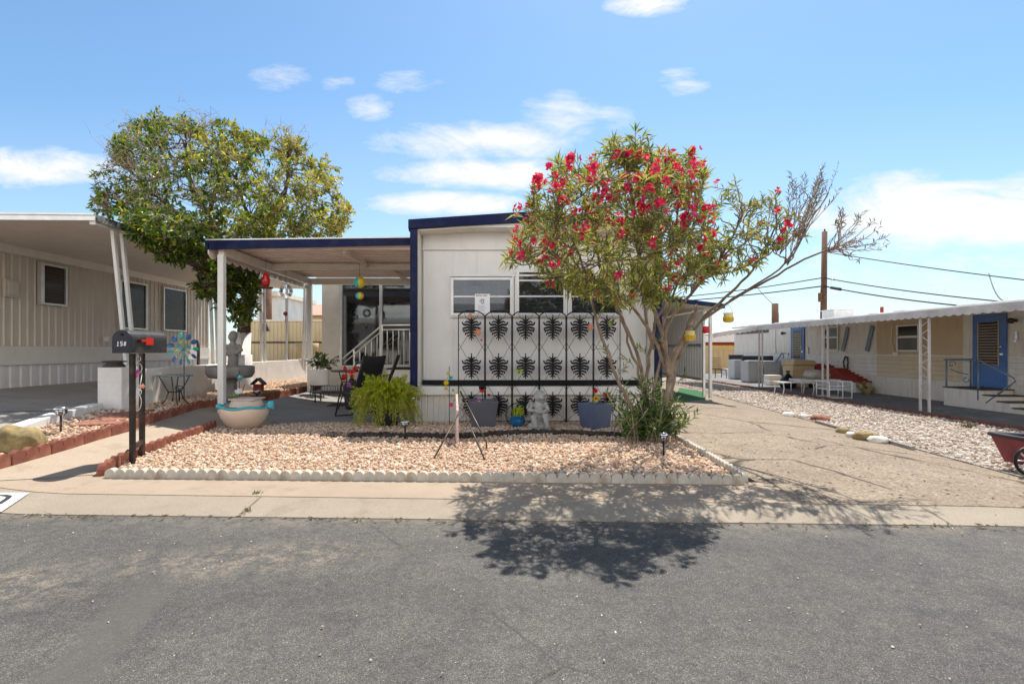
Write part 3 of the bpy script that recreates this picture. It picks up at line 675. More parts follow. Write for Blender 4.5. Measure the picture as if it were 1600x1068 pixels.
for sx, x in ((1, HX0 - .015), (-1, HX1 + .015)):
    m = MB(); m.box(min(x, x + sx * .115), max(x, x + sx * .115), 8.06, 8.10, .61, 3.10); m.build('corner_board', M['navy'], home, bevel=.004)
    m = MB(); m.box(min(x + sx * .02, x + sx * .12), max(x + sx * .02, x + sx * .12), 8.102, WY, .62, 3.08); m.build('wing_wall', M['soffit'], home)
m = MB(); m.box(HX0 + .12, HX1 - .12, WY - .03, WY - .003, .615, .70); m.build('black_band', M['blackband'], home)
m = MB(); m.box(HX0 - .03, HX1 + .03, 8.28, WY - .002, .465, .605); m.build('ledge', M['white'], home, bevel=.01)
m = MB(); m.box(HX0, HX1, 8.43, HB, -.05, .463); ribs(m, (HX0, 8.37), (HX1, 8.37), (0, -1), -.05, .462, .102, .014, .82); m.build('skirting', M['skirt'], home)
WYs = WY
def pxr(u0, u1, v0, v1, Y): return X(u0, Y), X(u1, Y), Z(v1, Y), Z(v0, Y)
def window_unit(parent, u0, u1, v0, v1, Y, rails=(.5,), blinds=True, name='window', mt=None):
    x0, x1, z0, z1 = pxr(u0, u1, v0, v1, Y); fw = .045
    m = MB()
    m.box(x0 - fw, x0, Y - .05, Y - .002, z0 - fw, z1 + fw); m.box(x1, x1 + fw, Y - .05, Y - .002, z0 - fw, z1 + fw)
    m.box(x0, x1, Y - .05, Y - .002, z1, z1 + fw); m.box(x0, x1, Y - .06, Y - .002, z0 - fw, z0)
    for r in rails: zz = z0 + (z1 - z0) * r; m.box(x0 + .001, x1 - .001, Y - .048, Y - .012, zz - .014, zz + .014)
    w = m.build(name, mt or M['alu'], parent, bevel=.004)
    m = MB(); m.box(x0 + .002, x1 - .002, Y - .006, Y - .001, z0 + .002, z1 - .002); m.build('backing', M['room'], w)
    if blinds:
        m = MB(); k = int((z1 - z0) / .022)
        for i in range(k): zz = z0 + .012 + i * .022; m.beam((x0 + .01, Y - .016, zz), (x1 - .01, Y - .016, zz), .0125, .0016, (0, .45, 1))
        for f in (.2, .8): m.box(x0 + (x1 - x0) * f, x0 + (x1 - x0) * f + .003, Y - .018, Y - .0165, z0, z1)
        m.build('blind', M['blind'], w)
    m = MB(); m.box(x0 + .001, x1 - .001, Y - .034, Y - .030, z0 + .001, z1 - .001); m.build('pane', M['glass'], w)
    return w
for u0, u1, v0 in ((709, 797, 438), (811, 880, 426), (893, 966, 438)):
    window_unit(home, u0, u1, v0, 489, WY, (.5,) if v0 > 430 else (.41, .8))
m = MB(); x0, x1, z0, z1 = pxr(703, 972, 431, 493.5, WY)
m.box(x0, x1, WY - .04, WY - .003, z1 - .012, z1 + .02); m.box(x0, x1, WY - .05, WY - .003, z0 - .025, z0 - .002)
for u in (800, 804.5, 883, 887): m.box(X(u, WY), X(u, WY) + .03, WY - .042, WY - .003, z0, z1 - .013)
m.build('window_surround', M['white'], home, bevel=.004)
# notice taped to the left window
x0, x1, z0, z1 = pxr(742, 765.5, 459, 489, WY - .07)
nt = thing('notice', 'white printed notice taped to the left front window', 'notice', (x0, WY - .065, z0))
m = MB(); m.box(x0, x1, WY - .068, WY - .0665, z0, z1); m.build('sheet', M['paper'], nt)
m = MB(); x = x0 + .02
for w in (.012, .01, .014, .009, .013, .008, .012, .006, .012, .012, .01): m.box(x, x + w, WY - .0695, WY - .0685, z1 - .034, z1 - .018); x += w + .0055 if w != .008 else w + .012
for k in range(5): m.box(x0 + .05, x0 + .05 + [.12, .1, .14, .09, .12][k], WY - .0695, WY - .0685, z0 + .12 - k * .02, z0 + .123 - k * .02)
m.build('lettering', M['ink'], nt)
m = MB(); cx, cz = (x0 + x1) / 2, z0 + (z1 - z0) * .62
m.tube([(cx + .022 * math.cos(t), WY - .069, cz + .022 * math.sin(t)) for t in np.linspace(0, 2*PI, 17)[:-1]], .006, 6, True)
m.tube([(cx + .042 * math.cos(t), WY - .069, cz + .042 * math.sin(t)) for t in np.linspace(.5, 3.6, 14)], .003, 6)
m.tube([(cx + .042 * math.cos(t), WY - .069, cz + .042 * math.sin(t)) for t in np.linspace(4.1, 5.6, 8)], .003, 6)
m.build('emblem', M['inkblue'], nt)
# ================================================================== folding screens of black iron
SY = 8.2
def frond(m, x, z, pts, r0, r1, ball):
    """a curled leaf drawn on both sides of the stem"""
    for s_ in (-1, 1):
        P_ = [(x + s_ * a, SY, z + b) for a, b in pts]; k = len(P_)
        m.tube(P_, [1.3 * (r0 + (r1 - r0) * i / (k - 1)) + .0055 * math.sin(PI * i / (k - 1)) for i in range(k)], 6)
        m.ball(P_[-1], ball, 8, 6, (1, .6, 1))
def motif_mb(x, z):
    m = MB()
    m.tube([(x, SY, z + .19), (x, SY, z + .15), (x, SY, z + .08), (x, SY, z - .05), (x, SY, z - .12), (x, SY, z - .17)], [.003, .014, .010, .02, .016, .006], 8)
    for pts, a, b, q in (([(0, .09), (.03, .13), (.052, .142)], .009, .006, .011), ([(0, .06), (.045, .095), (.082, .102), (.102, .086)], .010, .006, .012),
                         ([(0, .025), (.06, .055), (.108, .048), (.138, .062), (.143, .084)], .012, .006, .014), ([(0, -.01), (.06, .012), (.108, -.002), (.137, -.008), (.134, -.034)], .012, .006, .014),
                         ([(0, -.05), (.048, -.028), (.088, -.044), (.114, -.040), (.120, -.062)], .011, .006, .013), ([(0, -.09), (.04, -.07), (.072, -.088), (.094, -.084), (.098, -.106)], .010, .006, .012),
                         ([(0, -.125), (.03, -.112), (.054, -.13), (.066, -.126)], .008, .005, .011), ([(0, -.155), (.02, -.15), (.034, -.17)], .007, .005, .009)):
        frond(m, x, z, pts, a, b, q)
    m.ball((x, SY, z + .195), .011, 8, 6, (1, .6, 1.3))
    m.ball((x, SY, z - .185), .012, 8, 6, (1, .6, 1.4))
    return m
pw = 42.35 * SY / F
motif_data = None
for g, (ua, lab) in enumerate([(715.5, 'black iron folding screen of leaf motifs behind the tripod and blue pot'), (715.5 + 3 * 42.35, 'black iron folding screen of leaf motifs behind the cherub and oleander stems')]):
    sc_ = thing('folding_screen', lab, 'folding screen', (X(ua, SY), SY, 0), 'black iron folding screens before the house')
    for k in range(3):
        xa = X(ua, SY) + k * pw; xb = xa + pw; xc = (xa + xb) / 2; m = MB(); r = .0075
        zs, zp, zb = 1.745, 1.83, .03
        yz = (0, 0, 0)
        m.tube([(xa + .008, SY, zb), (xa + .008, SY, zs)], r, 6); m.tube([(xb - .008, SY, zb), (xb - .008, SY, zs)], r, 6)
        arch = [(xa + .008 + (pw - .016) * t, SY, zs + (zp - zs) * (1 - abs(2 * t - 1) ** 2.2) - .012 * math.sin(PI * 2 * min(t, 1 - t))*0) for t in np.linspace(0, 1, 15)]
        m.tube(arch, .0095, 6); m.tube([(xa + .01, SY, zs - .025), (xb - .01, SY, zs - .025)], .004, 5); m.tube([(xa + .01, SY, zb + .03), (xb - .01, SY, zb + .03)], .005, 5)
        zc = [Z(512, SY), Z(572, SY), Z(632, SY)]
        for i in range(3):
            for s_ in (-1, 1):
                e = xc + s_ * (pw / 2 - .01)
                top = zs + .02 if i == 0 else (zc[i] + zc[i - 1]) / 2 - .07
                bot = (zc[i] + zc[i + 1]) / 2 + .07 if i < 2 else zb + .03
                m.tube([(xc + s_ * .07, SY, zc[i] + .13), (e if i else xc + s_ * .12, SY, (zc[i] + zc[i-1]) / 2 + .06 if i else zs + .04)], .0035, 5)
                m.tube([(xc + s_ * .06, SY, zc[i] - .12), (e, SY, (zc[i] + zc[i + 1]) / 2 - .06 if i < 2 else zb + .04)], .0035, 5)
        pn = m.build('panel', M['black'], sc_)
        for z in zc:
            if motif_data is None:
                o = motif_mb(xc, z).build('leaf_motif', M['black'], pn); motif_data = (o.data, xc, z, ORG[pn].copy())
            else:
                o = bpy.data.objects.new('leaf_motif', motif_data[0]); COL.objects.link(o); o.parent = pn
                dlt = Vector((xc - motif_data[1], 0, z - motif_data[2])) - (ORG[pn] - motif_data[3]); o.location = dlt
# ornaments clipped to the screens
def petals(name, c, R, n, mt, parent=None, cup=.35, nrm=(0, -1, 0), wid=.8, jit=.1):
    c = Vector(c); nrm = Vector(nrm).normalized(); a = nrm.orthogonal().normalized(); b = nrm.cross(a)
    B = []; D = []; N_ = []
    for k in range(n):
        t = 2 * PI * (k + random.uniform(-jit, jit)) / n; d = a * math.cos(t) + b * math.sin(t)
        B.append(c); D.append(d + nrm * cup); N_.append(nrm - d * cup)
    return leaf_mesh(name, B, D, N_, [R] * n, [R * wid] * n, mt, parent, .12, -.1)
def clip_flower(u, v, R, mt, lab, n=6):
    c = P(u, v, SY - .03); t = thing('clip_flower', lab, 'ornament', c)
    petals('petals', c, R, n, mt, t); petals('inner_petals', c + Vector((0, -.008, 0)), R * .55, n, mt, t, .6)
    m = MB(); m.ball(c + Vector((0, -.012, 0)), R * .16, 8, 6); m.tube([c, c + Vector((.005, .03, -.02))], .003, 5); m.build('centre', M['yellow'], t)
clip_flower(747, 519, .075, M['petalpeach'], 'large peach ornament flower on the first screen panel')
clip_flower(735, 493, .05, M['petalpeach'], 'small peach ornament flower at the top of the first screen panel')
clip_flower(922, 511, .07, M['petalpeach'], 'peach ornament flower on the screen near the oleander stems')
clip_flower(752, 531, .022, M['petalred'], 'tiny red ornament flower hanging below the large peach one', 5)
def butterfly(name, c, R, mt, lab, parent=None):
    c = Vector(c); t = thing(name, lab, 'ornament', c)
    B = [c] * 4; D = [(-1, -.3, .75), (1, -.3, .75), (-.7, -.3, -.6), (.7, -.3, -.6)]; N_ = [(0, -1, 0)] * 4
    leaf_mesh('wings', B, D, N_, [R, R, R * .75, R * .75], [R * .75, R * .75, R * .6, R * .6], mt, t, .1, 0)
    m = MB(); m.tube([c + Vector((0, -.006, -R * .4)), c + Vector((0, -.01, 0)), c + Vector((0, -.006, R * .35))], [.003, .007, .004], 6)
    for s_ in (-1, 1): m.tube([c + Vector((0, -.006, R * .35)), c + Vector((s_ * R * .25, -.012, R * .75))], .0015, 4)
    m.build('body', M['black'], t); return t
butterfly('butterfly_ornament', P(811, 581, SY - .03), .085, M['petalgreen'], 'green butterfly ornament clipped to the middle of the screen')
# ================================================================== patio cover
PY0, PY1, PX0, PX1 = 8.55, 12.75, -4.92, -1.47
pc = thing('patio_cover', 'white aluminium patio cover with navy edge and scalloped side valance', 'patio cover', (-3.2, 10.6, 0))
m = MB()
zr = 2.945
m.box(PX0, PX1, PY0 + .02, PY1, zr + .075, zr + .09)
k = 0; y = PY0 + .15
while y < PY1 - .1:
    m.prism([(PX0 + .03, y, zr + .075), (PX0 + .03, y + .008, zr + .036), (PX0 + .03, y + .12, zr + .036), (PX0 + .03, y + .128, zr + .075)], (PX1 - PX0 - .06, 0, 0)); y += .27
m.build('roof_pan', M['patioroof'], pc)
m = MB(); m.prism([(PX0 - .03, PY0, 2.865), (PX1, PY0, 2.945), (PX1, PY0, 3.065), (PX0 - .03, PY0, 3.02)], (0, .018, 0)); m.box(PX0 - .05, PX0 - .032, PY0, PY1 + .05, 2.87, 3.02); m.build('fascia', M['navy'], pc, bevel=.003)
m = MB(); m.prism([(PX0 - .03, PY0 - .02, 3.02), (PX1, PY0 - .02, 3.065), (PX1, PY0 - .02, 3.085), (PX0 - .03, PY0 - .02, 3.04)], (0, .06, 0)); m.build('drip_edge', M['alu'], pc)
for y0, zz in ((10.45, 2.83), (12.55, 2.80)):
    m = MB(); m.box(-4.72, PX1, y0, y0 + .075, zz, zr); m.build('cross_beam', M['almond'], pc, bevel=.004)
m = MB(); m.box(-4.80, -4.70, PY0 + .1, 12.62, 2.80, zr - .002); m.build('side_beam', M['almond'], pc, bevel=.004)
m = MB(); m.box(-4.0, PX1, PY0 + .14, PY0 + .20, 2.90, zr + .0); m.build('header_beam', M['patioroof'], pc)
for x, ya, yb_ in ((-2.75, 8.9, 10.44), (-2.35, 10.55, 12.54)):
    m = MB(); m.box(x - .035, x + .035, ya, yb_, zr - .075, zr - .002); m.build('purlin', M['patioroof'], pc, bevel=.003)
for y_ in (8.62, 12.58):
    m = MB(); w = .055; m.box(-4.80, -4.80 + .10, y_, y_ + .10, .04, 2.80); m.box(-4.82, -4.68, y_ - .02, y_ + .12, .04, .06); m.build('post', M['white'], pc, bevel=.006)
m = MB(); pr = [(0, 2.99), (0, 2.80)]; y = PY0
n_ = 16; pit = (PY1 - PY0) / n_; poly = [(PX0 - .0, PY0, 2.98)]
for i in range(n_):
    for k in range(7): t = k / 6; poly.append((PX0, PY0 + (i + t * .999) * pit, 2.80 - .075 * math.sin(PI * t)))
poly.append((PX0, PY1, 2.98)); m.prism(poly, (.012, 0, 0))
for i in range(n_ * 2): m.box(PX0 + .0125, PX0 + .018, PY0 + i * pit / 2, PY0 + i * pit / 2 + .012, 2.79, 2.97)
m.build('valance', M['patioroof'], pc)
# enclosed porch room behind the patio
pr_ = thing('porch_room', 'white enclosed porch room with a wide dark window under the patio cover', 'porch room', (-3.2, 14, 0))
m = MB(); x0, x1, z0, z1 = pxr(534, 642, 445, 571, 14.0)
X0 = X(503, 14.0)
m.box(X0, x0, 14.0, 18, -.05, 3.08); m.box(x0, HX0, 14.0, 18, z1, 3.08); m.box(x0, HX0, 14.0, 18, -.05, z0)
m.build('wall', M['almond'], pr_)
m = MB(); m.box(X0 - .1, HX0 - .06, 13.85, 18.2, 3.085, 3.16); m.build('roof', M['roofwhite'], pr_)
m = MB(); xm = X(595.5, 14)
m.box(x0 - .05, x0 + .02, 13.95, 13.999, z0 - .05, z1 + .05); m.box(xm - .04, xm + .04, 13.95, 14.03, z0, z1)
m.box(x0 + .02, HX0, 13.95, 13.999, z1 - .01, z1 + .06); m.box(x0 + .02, HX0, 13.94, 13.999, z0 - .06, z0 + .01)
w = m.build('window', M['alu'], pr_, bevel=.005)
for a, b in ((x0 + .02, xm - .04), (xm + .04, HX0)):
    m = MB(); m.box(a, b, 14.02, 14.03, z0 + .01, z1 - .01); m.build('pane', M['porchglass'], w)
# landing, steps and white rail beside the house
LY = 12.75
lt = thing('porch_steps', 'steps and landing with a white picket handrail beside the house wall', 'steps', (-2.6, LY + .4, .045))
m = MB(); m.box(-2.86, HX0 - .04, LY, LY + 1.1, .045, .70); m.build('landing', M['almond'], lt)
m = MB(); m.box(-2.88, HX0 - .04, LY - .02, LY + 1.1, .702, .735); m.build('landing_carpet', M['mat'], lt)
for k in range(3):
    m = MB(); zt_ = .70 - (k + 1) * .165; m.box(-2.86 - (k + 1) * .3, -2.862 - k * .3, LY, LY + 1.1, .045, zt_); m.build('step', M['patio'], lt, bevel=.008)
m = MB(); r = .019; ra = lambda x: 0
def px(u, v): return P(u, v, LY)
m.tube([px(643, 508), px(597, 508), px(533, 562)], r, 8); m.tube([px(643, 515), px(599, 515), px(537, 567)], .014, 8)
m.tube([px(597, 508), px(597, 573)], r, 8); m.tube([px(553, 545), px(553, 600)], .022, 8)
for u in (605, 614, 623, 631, 640): m.tube([px(u, 515), px(u, 572)], .011, 6)
m.tube([px(599, 570), px(643, 570)], .012, 6)
for u in (562, 571, 580, 589): m.tube([px(u, 515 + (599 - u) * .84), px(u, 565 + max(0, (597 - u)) * .5)], .011, 6)
m.build('handrail', M['white'], lt)
# ================================================================== carport on the other side of the house
cp = thing('carport', 'carport with navy edge and grey ribbed side panel beyond the oleander', 'carport', (4, 14, 0))
AY = 13.0; xr = X(1131, AY)
m = MB(); m.prism([(HX1 + .05, AY, 2.62), (xr, AY, 2.26), (xr, AY, 2.33), (HX1 + .05, AY, 2.69)], (0, 9, 0)); m.build('roof', M['soffit'], cp)
m = MB(); m.prism([(HX1 + .05, AY - .03, 2.61), (xr + .02, AY - .03, 2.25), (xr + .02, AY - .03, 2.36), (HX1 + .05, AY - .03, 2.73)], (0, .028, 0)); m.box(xr + .002, xr + .03, AY, 22, 2.25, 2.36); m.build('fascia', M['navy'], cp)
xp = X(1110, 13.2)
m = MB(); m.box(xp - .02, xp + .05, 13.2, 13.28, -.05, 2.28); m.build('post', M['white'], cp, bevel=.005)
m = MB(); m.box(xp - .02, xp + .04, 13.62, 13.68, -.05, 2.28); m.build('post', M['alu'], cp, bevel=.005)
m = MB(); ribs(m, (xp - .01, 13.7), (xp - .01, 20.5), (-1, 0), .42, 2.24, .2, .03, .35); m.build('ribbed_panel', M['ribgrey'], cp)
m = MB(); m.box(xp - .05, xp - .012, 13.7, 20.5, 1.30, 1.36); m.box(xp - .05, xp - .012, 13.7, 20.5, .38, .44); m.build('panel_rail', M['steel'], cp)
m = MB(); ribs(m, (HX1 + .1, 20.5), (xp, 20.5), (0, -1), 0, 2.3, .2, .03, .35); m.build('back_panel', M['ribgrey'], cp)
g = [G(1050, 630), G(1102, 624), G(1103, 613), G(1062, 606)]
sheet('turf_mat_tmp', [(q.x, q.y) for q in g], .012, M['turf'], depth=.01)
o = bpy.data.objects['turf_mat_tmp']; o.name = 'turf_mat'; o['kind'] = 'thing'; tag(o, 'green artificial turf mat lying under the carport edge', 'mat')
# ================================================================== left neighbour: taupe mobile home with a carport
LX = -9.57
def wl(u, v):                                    # a pixel on the neighbour's long wall
    Y = LX * F / (u - U0); return Y, Z(v, Y)
ln = thing('mobile_home', 'taupe ribbed mobile home with dark windows beyond the block wall', 'mobile home', (-11.5, 12, .45))
m = MB(); m.box(-13.5, LX - .055, 7.9, 16.6, 1.27, 3.10); ribs(m, (LX, 7.9), (LX, 16.6), (1, 0), 1.272, 3.07, .165, .022, .16); m.build('wall', M['tanwall'], ln)
m = MB(); m.box(-13.5, LX + .03, 7.85, 16.65, 3.072, 3.235); m.build('wall_trim', M['almond'], ln)
m = MB(); m.box(-13.5, LX + .03, 7.85, 16.65, .93, 1.268); m.box(-13.5, LX + .045, 7.84, 16.66, .90, .96); m.build('skirt_band', M['leftband'], ln)
m = MB(); m.box(-13.5, LX - .05, 7.9, 16.6, .40, .898); ribs(m, (LX + .01, 7.9), (LX + .01, 16.6), (1, 0), .40, .897, .22, .022, .5); m.build('skirting', M['leftskirt'], ln)
m = MB(); m.box(-13.5, LX + .02, 16.6, 16.66, .4, 3.07); m.build('end_corner', M['leftband'], ln)
for (u0, u1, v0, v1, ti) in ((66, 100, 418, 476, 1), (188, 226, 440, 513, 0), (255, 288, 450, 516, 0)):
    ya, yb_ = LX * F / (u0 - U0), LX * F / (u1 - U0); zb, zt_ = Z(v1, yb_), Z((v0 + 6 if u1 > 110 else v0 + 2), yb_)
    m = MB(); fw = .04
    m.box(LX + .001, LX + .05, ya - fw, ya, zb - fw, zt_ + fw); m.box(LX + .001, LX + .05, yb_, yb_ + fw, zb - fw, zt_ + fw)
    m.box(LX + .001, LX + .05, ya, yb_, zt_, zt_ + fw); m.box(LX + .001, LX + .06, ya, yb_, zb - fw, zb)
    if ti: m.box(LX + .001, LX + .09, ya - .12, ya - fw - .002, zb - fw, zt_ + fw)
    w = m.build('window', M['alu'], ln, bevel=.004)
    m = MB(); m.box(LX + .002, LX + .012, ya, yb_, zb, zt_); m.build('pane', M['darkglass'], w)
    m = MB(); 
    for i in range(int((zt_ - zb) / .05)): m.box(LX + .013, LX + .016, ya + .02, yb_ - .03, zb + i * .05 + .01, zb + i * .05 + .025)
    m.build('blind', M['treebark'], w)
ya, zb = wl(4, 463); yb_, zt_ = wl(26, 438)
m = MB(); m.box(LX + .001, LX + .05, ya, yb_, zb, zt_); m.box(LX + .051, LX + .07, ya + .04, yb_ - .03, zb + .04, zt_ - .04); m.build('vent_cover', M['tanwall'], ln, bevel=.01)
ya, za = wl(161, 529); m = MB(); m.box(LX + .001, LX + .08, ya, ya + .1, za - .06, za + .05); m.build('outlet_box', M['white'], ln, bevel=.01)
ca = thing('carport_awning', 'wide flat carport awning over the left neighbour drive on slanted white posts', 'carport', (-7.5, 12, .4))
EX, EZ = -6.2, 3.165
m = MB(); m.prism([(EX, 7.79, EZ), (LX - .1, 7.79, 3.25), (LX - .1, 7.79, 3.31), (EX, 7.79, 3.23)], (0, 8.85, 0)); m.build('roof_pan', M['leftsoffit'], ca)
m = MB(); m.prism([(EX + .02, 7.765, EZ - .005), (-14, 7.765, 3.21), (-14, 7.765, 3.33), (EX + .02, 7.765, 3.255)], (0, .022, 0)); m.prism([(EX + .02, 7.74, 3.235), (-14, 7.74, 3.31), (-14, 7.74, 3.335), (EX + .02, 7.74, 3.262)], (0, .024, 0)); m.build('front_gutter', M['alu'], ca)
m = MB(); m.box(EX + .003, EX + .03, 7.8, 16.64, EZ - .02, 3.25); m.build('side_fascia', mat('weathered_black_fascia', (.035, .035, .04), .5, var=.5, vs=4, dirt=(.5, .5, .5), ds=5, damt=.9), ca)
m = MB(); m.box(EX - .09, EX + .001, 7.8, 16.6, EZ - .06, EZ); m.build('side_beam', M['leftband'], ca)
for Y_, dy, pair in ((8.2, .55, 1), (10.9, .5, 1), (13.2, .55, 1), (14.85, .5, 0), (16.15, .45, 1)):
    for k in range(1 + pair):
        m = MB(); y0 = Y_ + k * .20; zb = zg(-6.6) - .02
        m.beam((EX - .04, y0, EZ - .05), (EX - .42, y0 + dy + .35, zb), .055, .055, (0, 1, 0)); m.build('post', M['roofwhite'], ca, bevel=.005)
# block wall with its pier
bw = thing('block_wall', 'low white painted block wall with a square end pier', 'wall', (-6.2, 10, .3))
pa = [Vector((-5.93, 8.12, 0)), Vector((-6.42, 12.3, 0)), Vector((-6.75, 18.6, 0))]
m = MB()
for i in range(2): m.beam(pa[i] + Vector((0, 0, .52)), pa[i + 1] + Vector((0, 0, .52)), .19, .72)
m.build('wall_run', M['block'], bw, bevel=.01)
pxl, pxr_ = X(152, 7.72), X(190, 7.72)
m = MB(); m.box(pxl, pxr_ , 7.72, 8.12, .1, Z(574, 7.72)); m.build('pier', M['block'], bw, bevel=.012)
t = thing('metal_dish', 'dark metal dish ornament sitting on the wall pier', 'ornament', P(179, 573.5, 7.95))
m = MB(); c = P(179, 573.8, 7.95); m.lathe([(.06, 0), (.14, .008), (.15, .03), (.13, .04), (.10, .075), (.16, .085), (.165, .10), (.02, .11)], c, 20); m.build('dish', M['bronze'], t)
# ------------------------------------------------------------------ things far behind on the left
t = thing('shed', 'beige ribbed metal shed wall with dark triangle ornament behind the block wall', 'shed', (-8.5, 20.4, .3))
xa, xb = X(386, 20.4), X(503, 20.4) + .5
m = MB(); m.box(xa, xb, 20.46, 21.5, .2, 2.32); ribs(m, (xa, 20.4), (xb, 20.4), (0, -1), .2, 2.318, .15, .02, .7); m.build('wall', M['shedtan'], t)
m = MB(); m.box(xa - .05, xb, 20.36, 21.6, 2.322, 2.40); m.build('roof', M['almond'], t)
m = MB(); m.box(xa, xb, 20.37, 20.398, 1.46, 1.52); m.box(X(448, 20.4), X(448, 20.4) + .06, 20.37, 20.398, .2, 2.3); m.build('seam', M['bronze'], t)
m = MB(); q = P(413, 513, 20.36); m.prism([q + Vector((-.2, 0, -.1)), q + Vector((.2, 0, -.1)), q + Vector((0, 0, .28))], (0, .03, 0)); m.build('triangle_ornament', M['ink'], t)
t = thing('patio_tub', 'round tan wicker tub chair near the beige shed', 'tub chair', (-7.2, 19.6, .3))
c = P(480, 566, 19.6); m = MB(); m.lathe([(.30, -.25), (.36, .2), (.40, .55), (.42, .74), (.38, .74), (.34, .3), (.01, .28)], c, 20); m.build('tub', M['ochre'], t)
t = thing('house', 'pink roofed ochre house low in the far left background', 'house', (-12, 30, .3))
m = MB(); m.box(X(428, 30), X(506, 30) + 1, 30, 36, .2, Z(492, 30)); m.build('wall', M['ochre'], t)
m = MB(); x0_, x1_ = X(424, 29.6), X(506, 29.6) + 1.2; m.prism([(x0_, 29.6, Z(492, 29.6)), (x0_, 33, Z(470, 31)), (x0_, 37, Z(492, 29.6))], (x1_ - x0_, 0, 0)); m.build('roof', M['pinkroof'], t)
m = MB(); m.box(X(498, 30), X(503, 30), 29.95, 29.998, .3, 2.6); m.build('door', M['redbrick'], t)
t = thing('white_house', 'white sided house end with a flat eave far behind the tree trunk', 'house', (-9, 23, .3))
m = MB(); m.box(X(402, 23) , X(434, 23), 23, 27, .2, Z(463, 23)); m.build('wall', M['roofwhite'], t)
m = MB(); m.box(X(396, 23), X(441, 23), 22.6, 27.3, Z(463, 23) + .002, Z(456, 23)); m.build('roof', M['soffit'], t)
m = MB(); m.box(X(411, 23), X(415, 23), 22.96, 22.998, 1.6, 2.9); m.build('window', M['darkglass'], t)
t = thing('wooden_post', 'thick brown wooden post rising behind the beige shed', 'post', (-9.2, 22, .3))
m = MB(); m.tube([P(419, 560, 22.2), P(419.5, 438, 22.2)], [.17, .13], 12); m.build('post', M['wood'], t)
# ================================================================== right neighbour: old white trailer with a long awning
RX = 12.1
def rw(u, v): Y = RX * F / (u - U0); return Y, Z(v, Y)
rt = thing('mobile_home', 'old stained white trailer with two blue doors and tan patched siding', 'mobile home', (RX + 1.5, 17, -.22))
LAP = 1.02
yt0, yt1 = 13.45, 16.55
for nm, y0, y1, m1, m2 in (('wall_section', 8.0, yt0, 'oldwall', 'lap'), ('patched_wall_section', yt0, yt1, 'tanpanel', 'tanlap'), ('wall_section', yt1, 26.7, 'oldwall', 'lap')):
    m = MB(); m.box(RX, RX + 3, y0, y1, LAP, 2.28); m.mi = 1; laps(m, RX - .013, y0, y1, .36, LAP - .002, .125, .018); m.mi = 2; m.box(RX + .015, RX + 3, y0 + .001, y1 - .001, -.28, .358)
    m.build(nm, [M[m1], M[m2], M['oldwall']], rt)
m = MB(); m.box(RX - .02, RX - .001, 8.0, 26.7, LAP + .002, LAP + .03); m.build('belt_rail', M['oldwall'], rt)
m = MB(); m.box(RX - .1, RX + 3.1, 7.9, 26.8, 2.283, 2.36)
for i in range(16): y = 8.3 + i * 1.15 + random.uniform(-.2, .2); m.box(RX - .06, RX + random.uniform(.3, 1.0), y, y + random.uniform(.4, .9), 2.362, 2.362 + random.uniform(.015, .045))
m.build('roof', M['roofwhite'], rt, bevel=.01)
def rbox(m, u0, u1, v0, v1, d0, d1, vr=None):
    ya, yb_ = RX * F / (u1 - U0), RX * F / (u0 - U0); ym = (ya + yb_) / 2
    m.box(RX - d1, RX - d0, ya, yb_, Z(v1, ym), Z(v0, ym)); return ya, yb_, Z(v1, ym), Z(v0, ym)
for (u0, u1, v0, v1, dk) in ((1522, 1575, 489, 603, 0), (1237, 1258, 506, 572, 1)):
    ya, yb_ = RX * F / (u1 - U0), RX * F / (u0 - U0); zt_, zb = (2.08, .27) if not dk else (2.17, .3)
    m = MB(); m.box(RX - .045, RX - .014, ya, yb_, zb, zt_); d = m.build('door', M['bluedoor'], rt, bevel=.006)
    m = MB(); w = yb_ - ya; wa, wb = ya + w * .22, ya + w * .80; m.box(RX - .052, RX - .046, wa, wb, zb + .55, zt_ - .2); m.build('door_glass', M['darkglass'], d)
    m = MB()
    for i in range(int((zt_ - zb - .75) / .07)): zz = zb + .56 + i * .07; m.box(RX - .058, RX - .0525, wa + .01, wb - .01, zz, zz + .012)
    m.box(RX - .06, RX - .046, wa - .02, wa, zb + .53, zt_ - .18); m.box(RX - .06, RX - .046, wb, wb + .02, zb + .53, zt_ - .18); m.build('louvre_frame', M['tancart'], d)
    m = MB(); m.ball((RX - .08, ya + .1, zb + 1.0), .03, 10, 8); m.box(RX - .07, RX - .046, ya + .05, ya + .14, zb + .80, zb + .84); m.build('handle', M['silver'], d)
for (ya, yb_, zb, zt_) in ((14.88, 15.62, 1.19, 1.90), (18.45, 19.15, 1.22, 2.0)):
    m = MB(); m.box(RX - .05, RX - .014, ya - .05, ya, zb - .05, zt_ + .05); m.box(RX - .05, RX - .014, yb_, yb_ + .05, zb - .05, zt_ + .05); m.box(RX - .05, RX - .014, ya, yb_, zt_, zt_ + .05); m.box(RX - .06, RX - .014, ya, yb_, zb - .05, zb); m.box(RX - .05, RX - .02, ya, yb_, (zb * .45 + zt_ * .55) - .03, (zb * .45 + zt_ * .55) + .03)
    w = m.build('window', M['almond'], rt, bevel=.005)
    m = MB(); m.box(RX - .02, RX - .013, ya, yb_, zb, zt_); m.build('pane', M['darkglass'], w)
m = MB(); rbox(m, 1150, 1201, 510, 521, .001, .02); m.build('high_window', M['bronze'], rt)
for y0, y1 in ((18.15, 17.85), (16.95, 16.6)):
    m = MB(); m.beam((RX - .03, y0 - .25, 1.98), (RX - .03, y0 + .02, 1.15), .02, .17, (0, 1, 0)); m.build('slanted_strut', M['bluegrey'], rt)
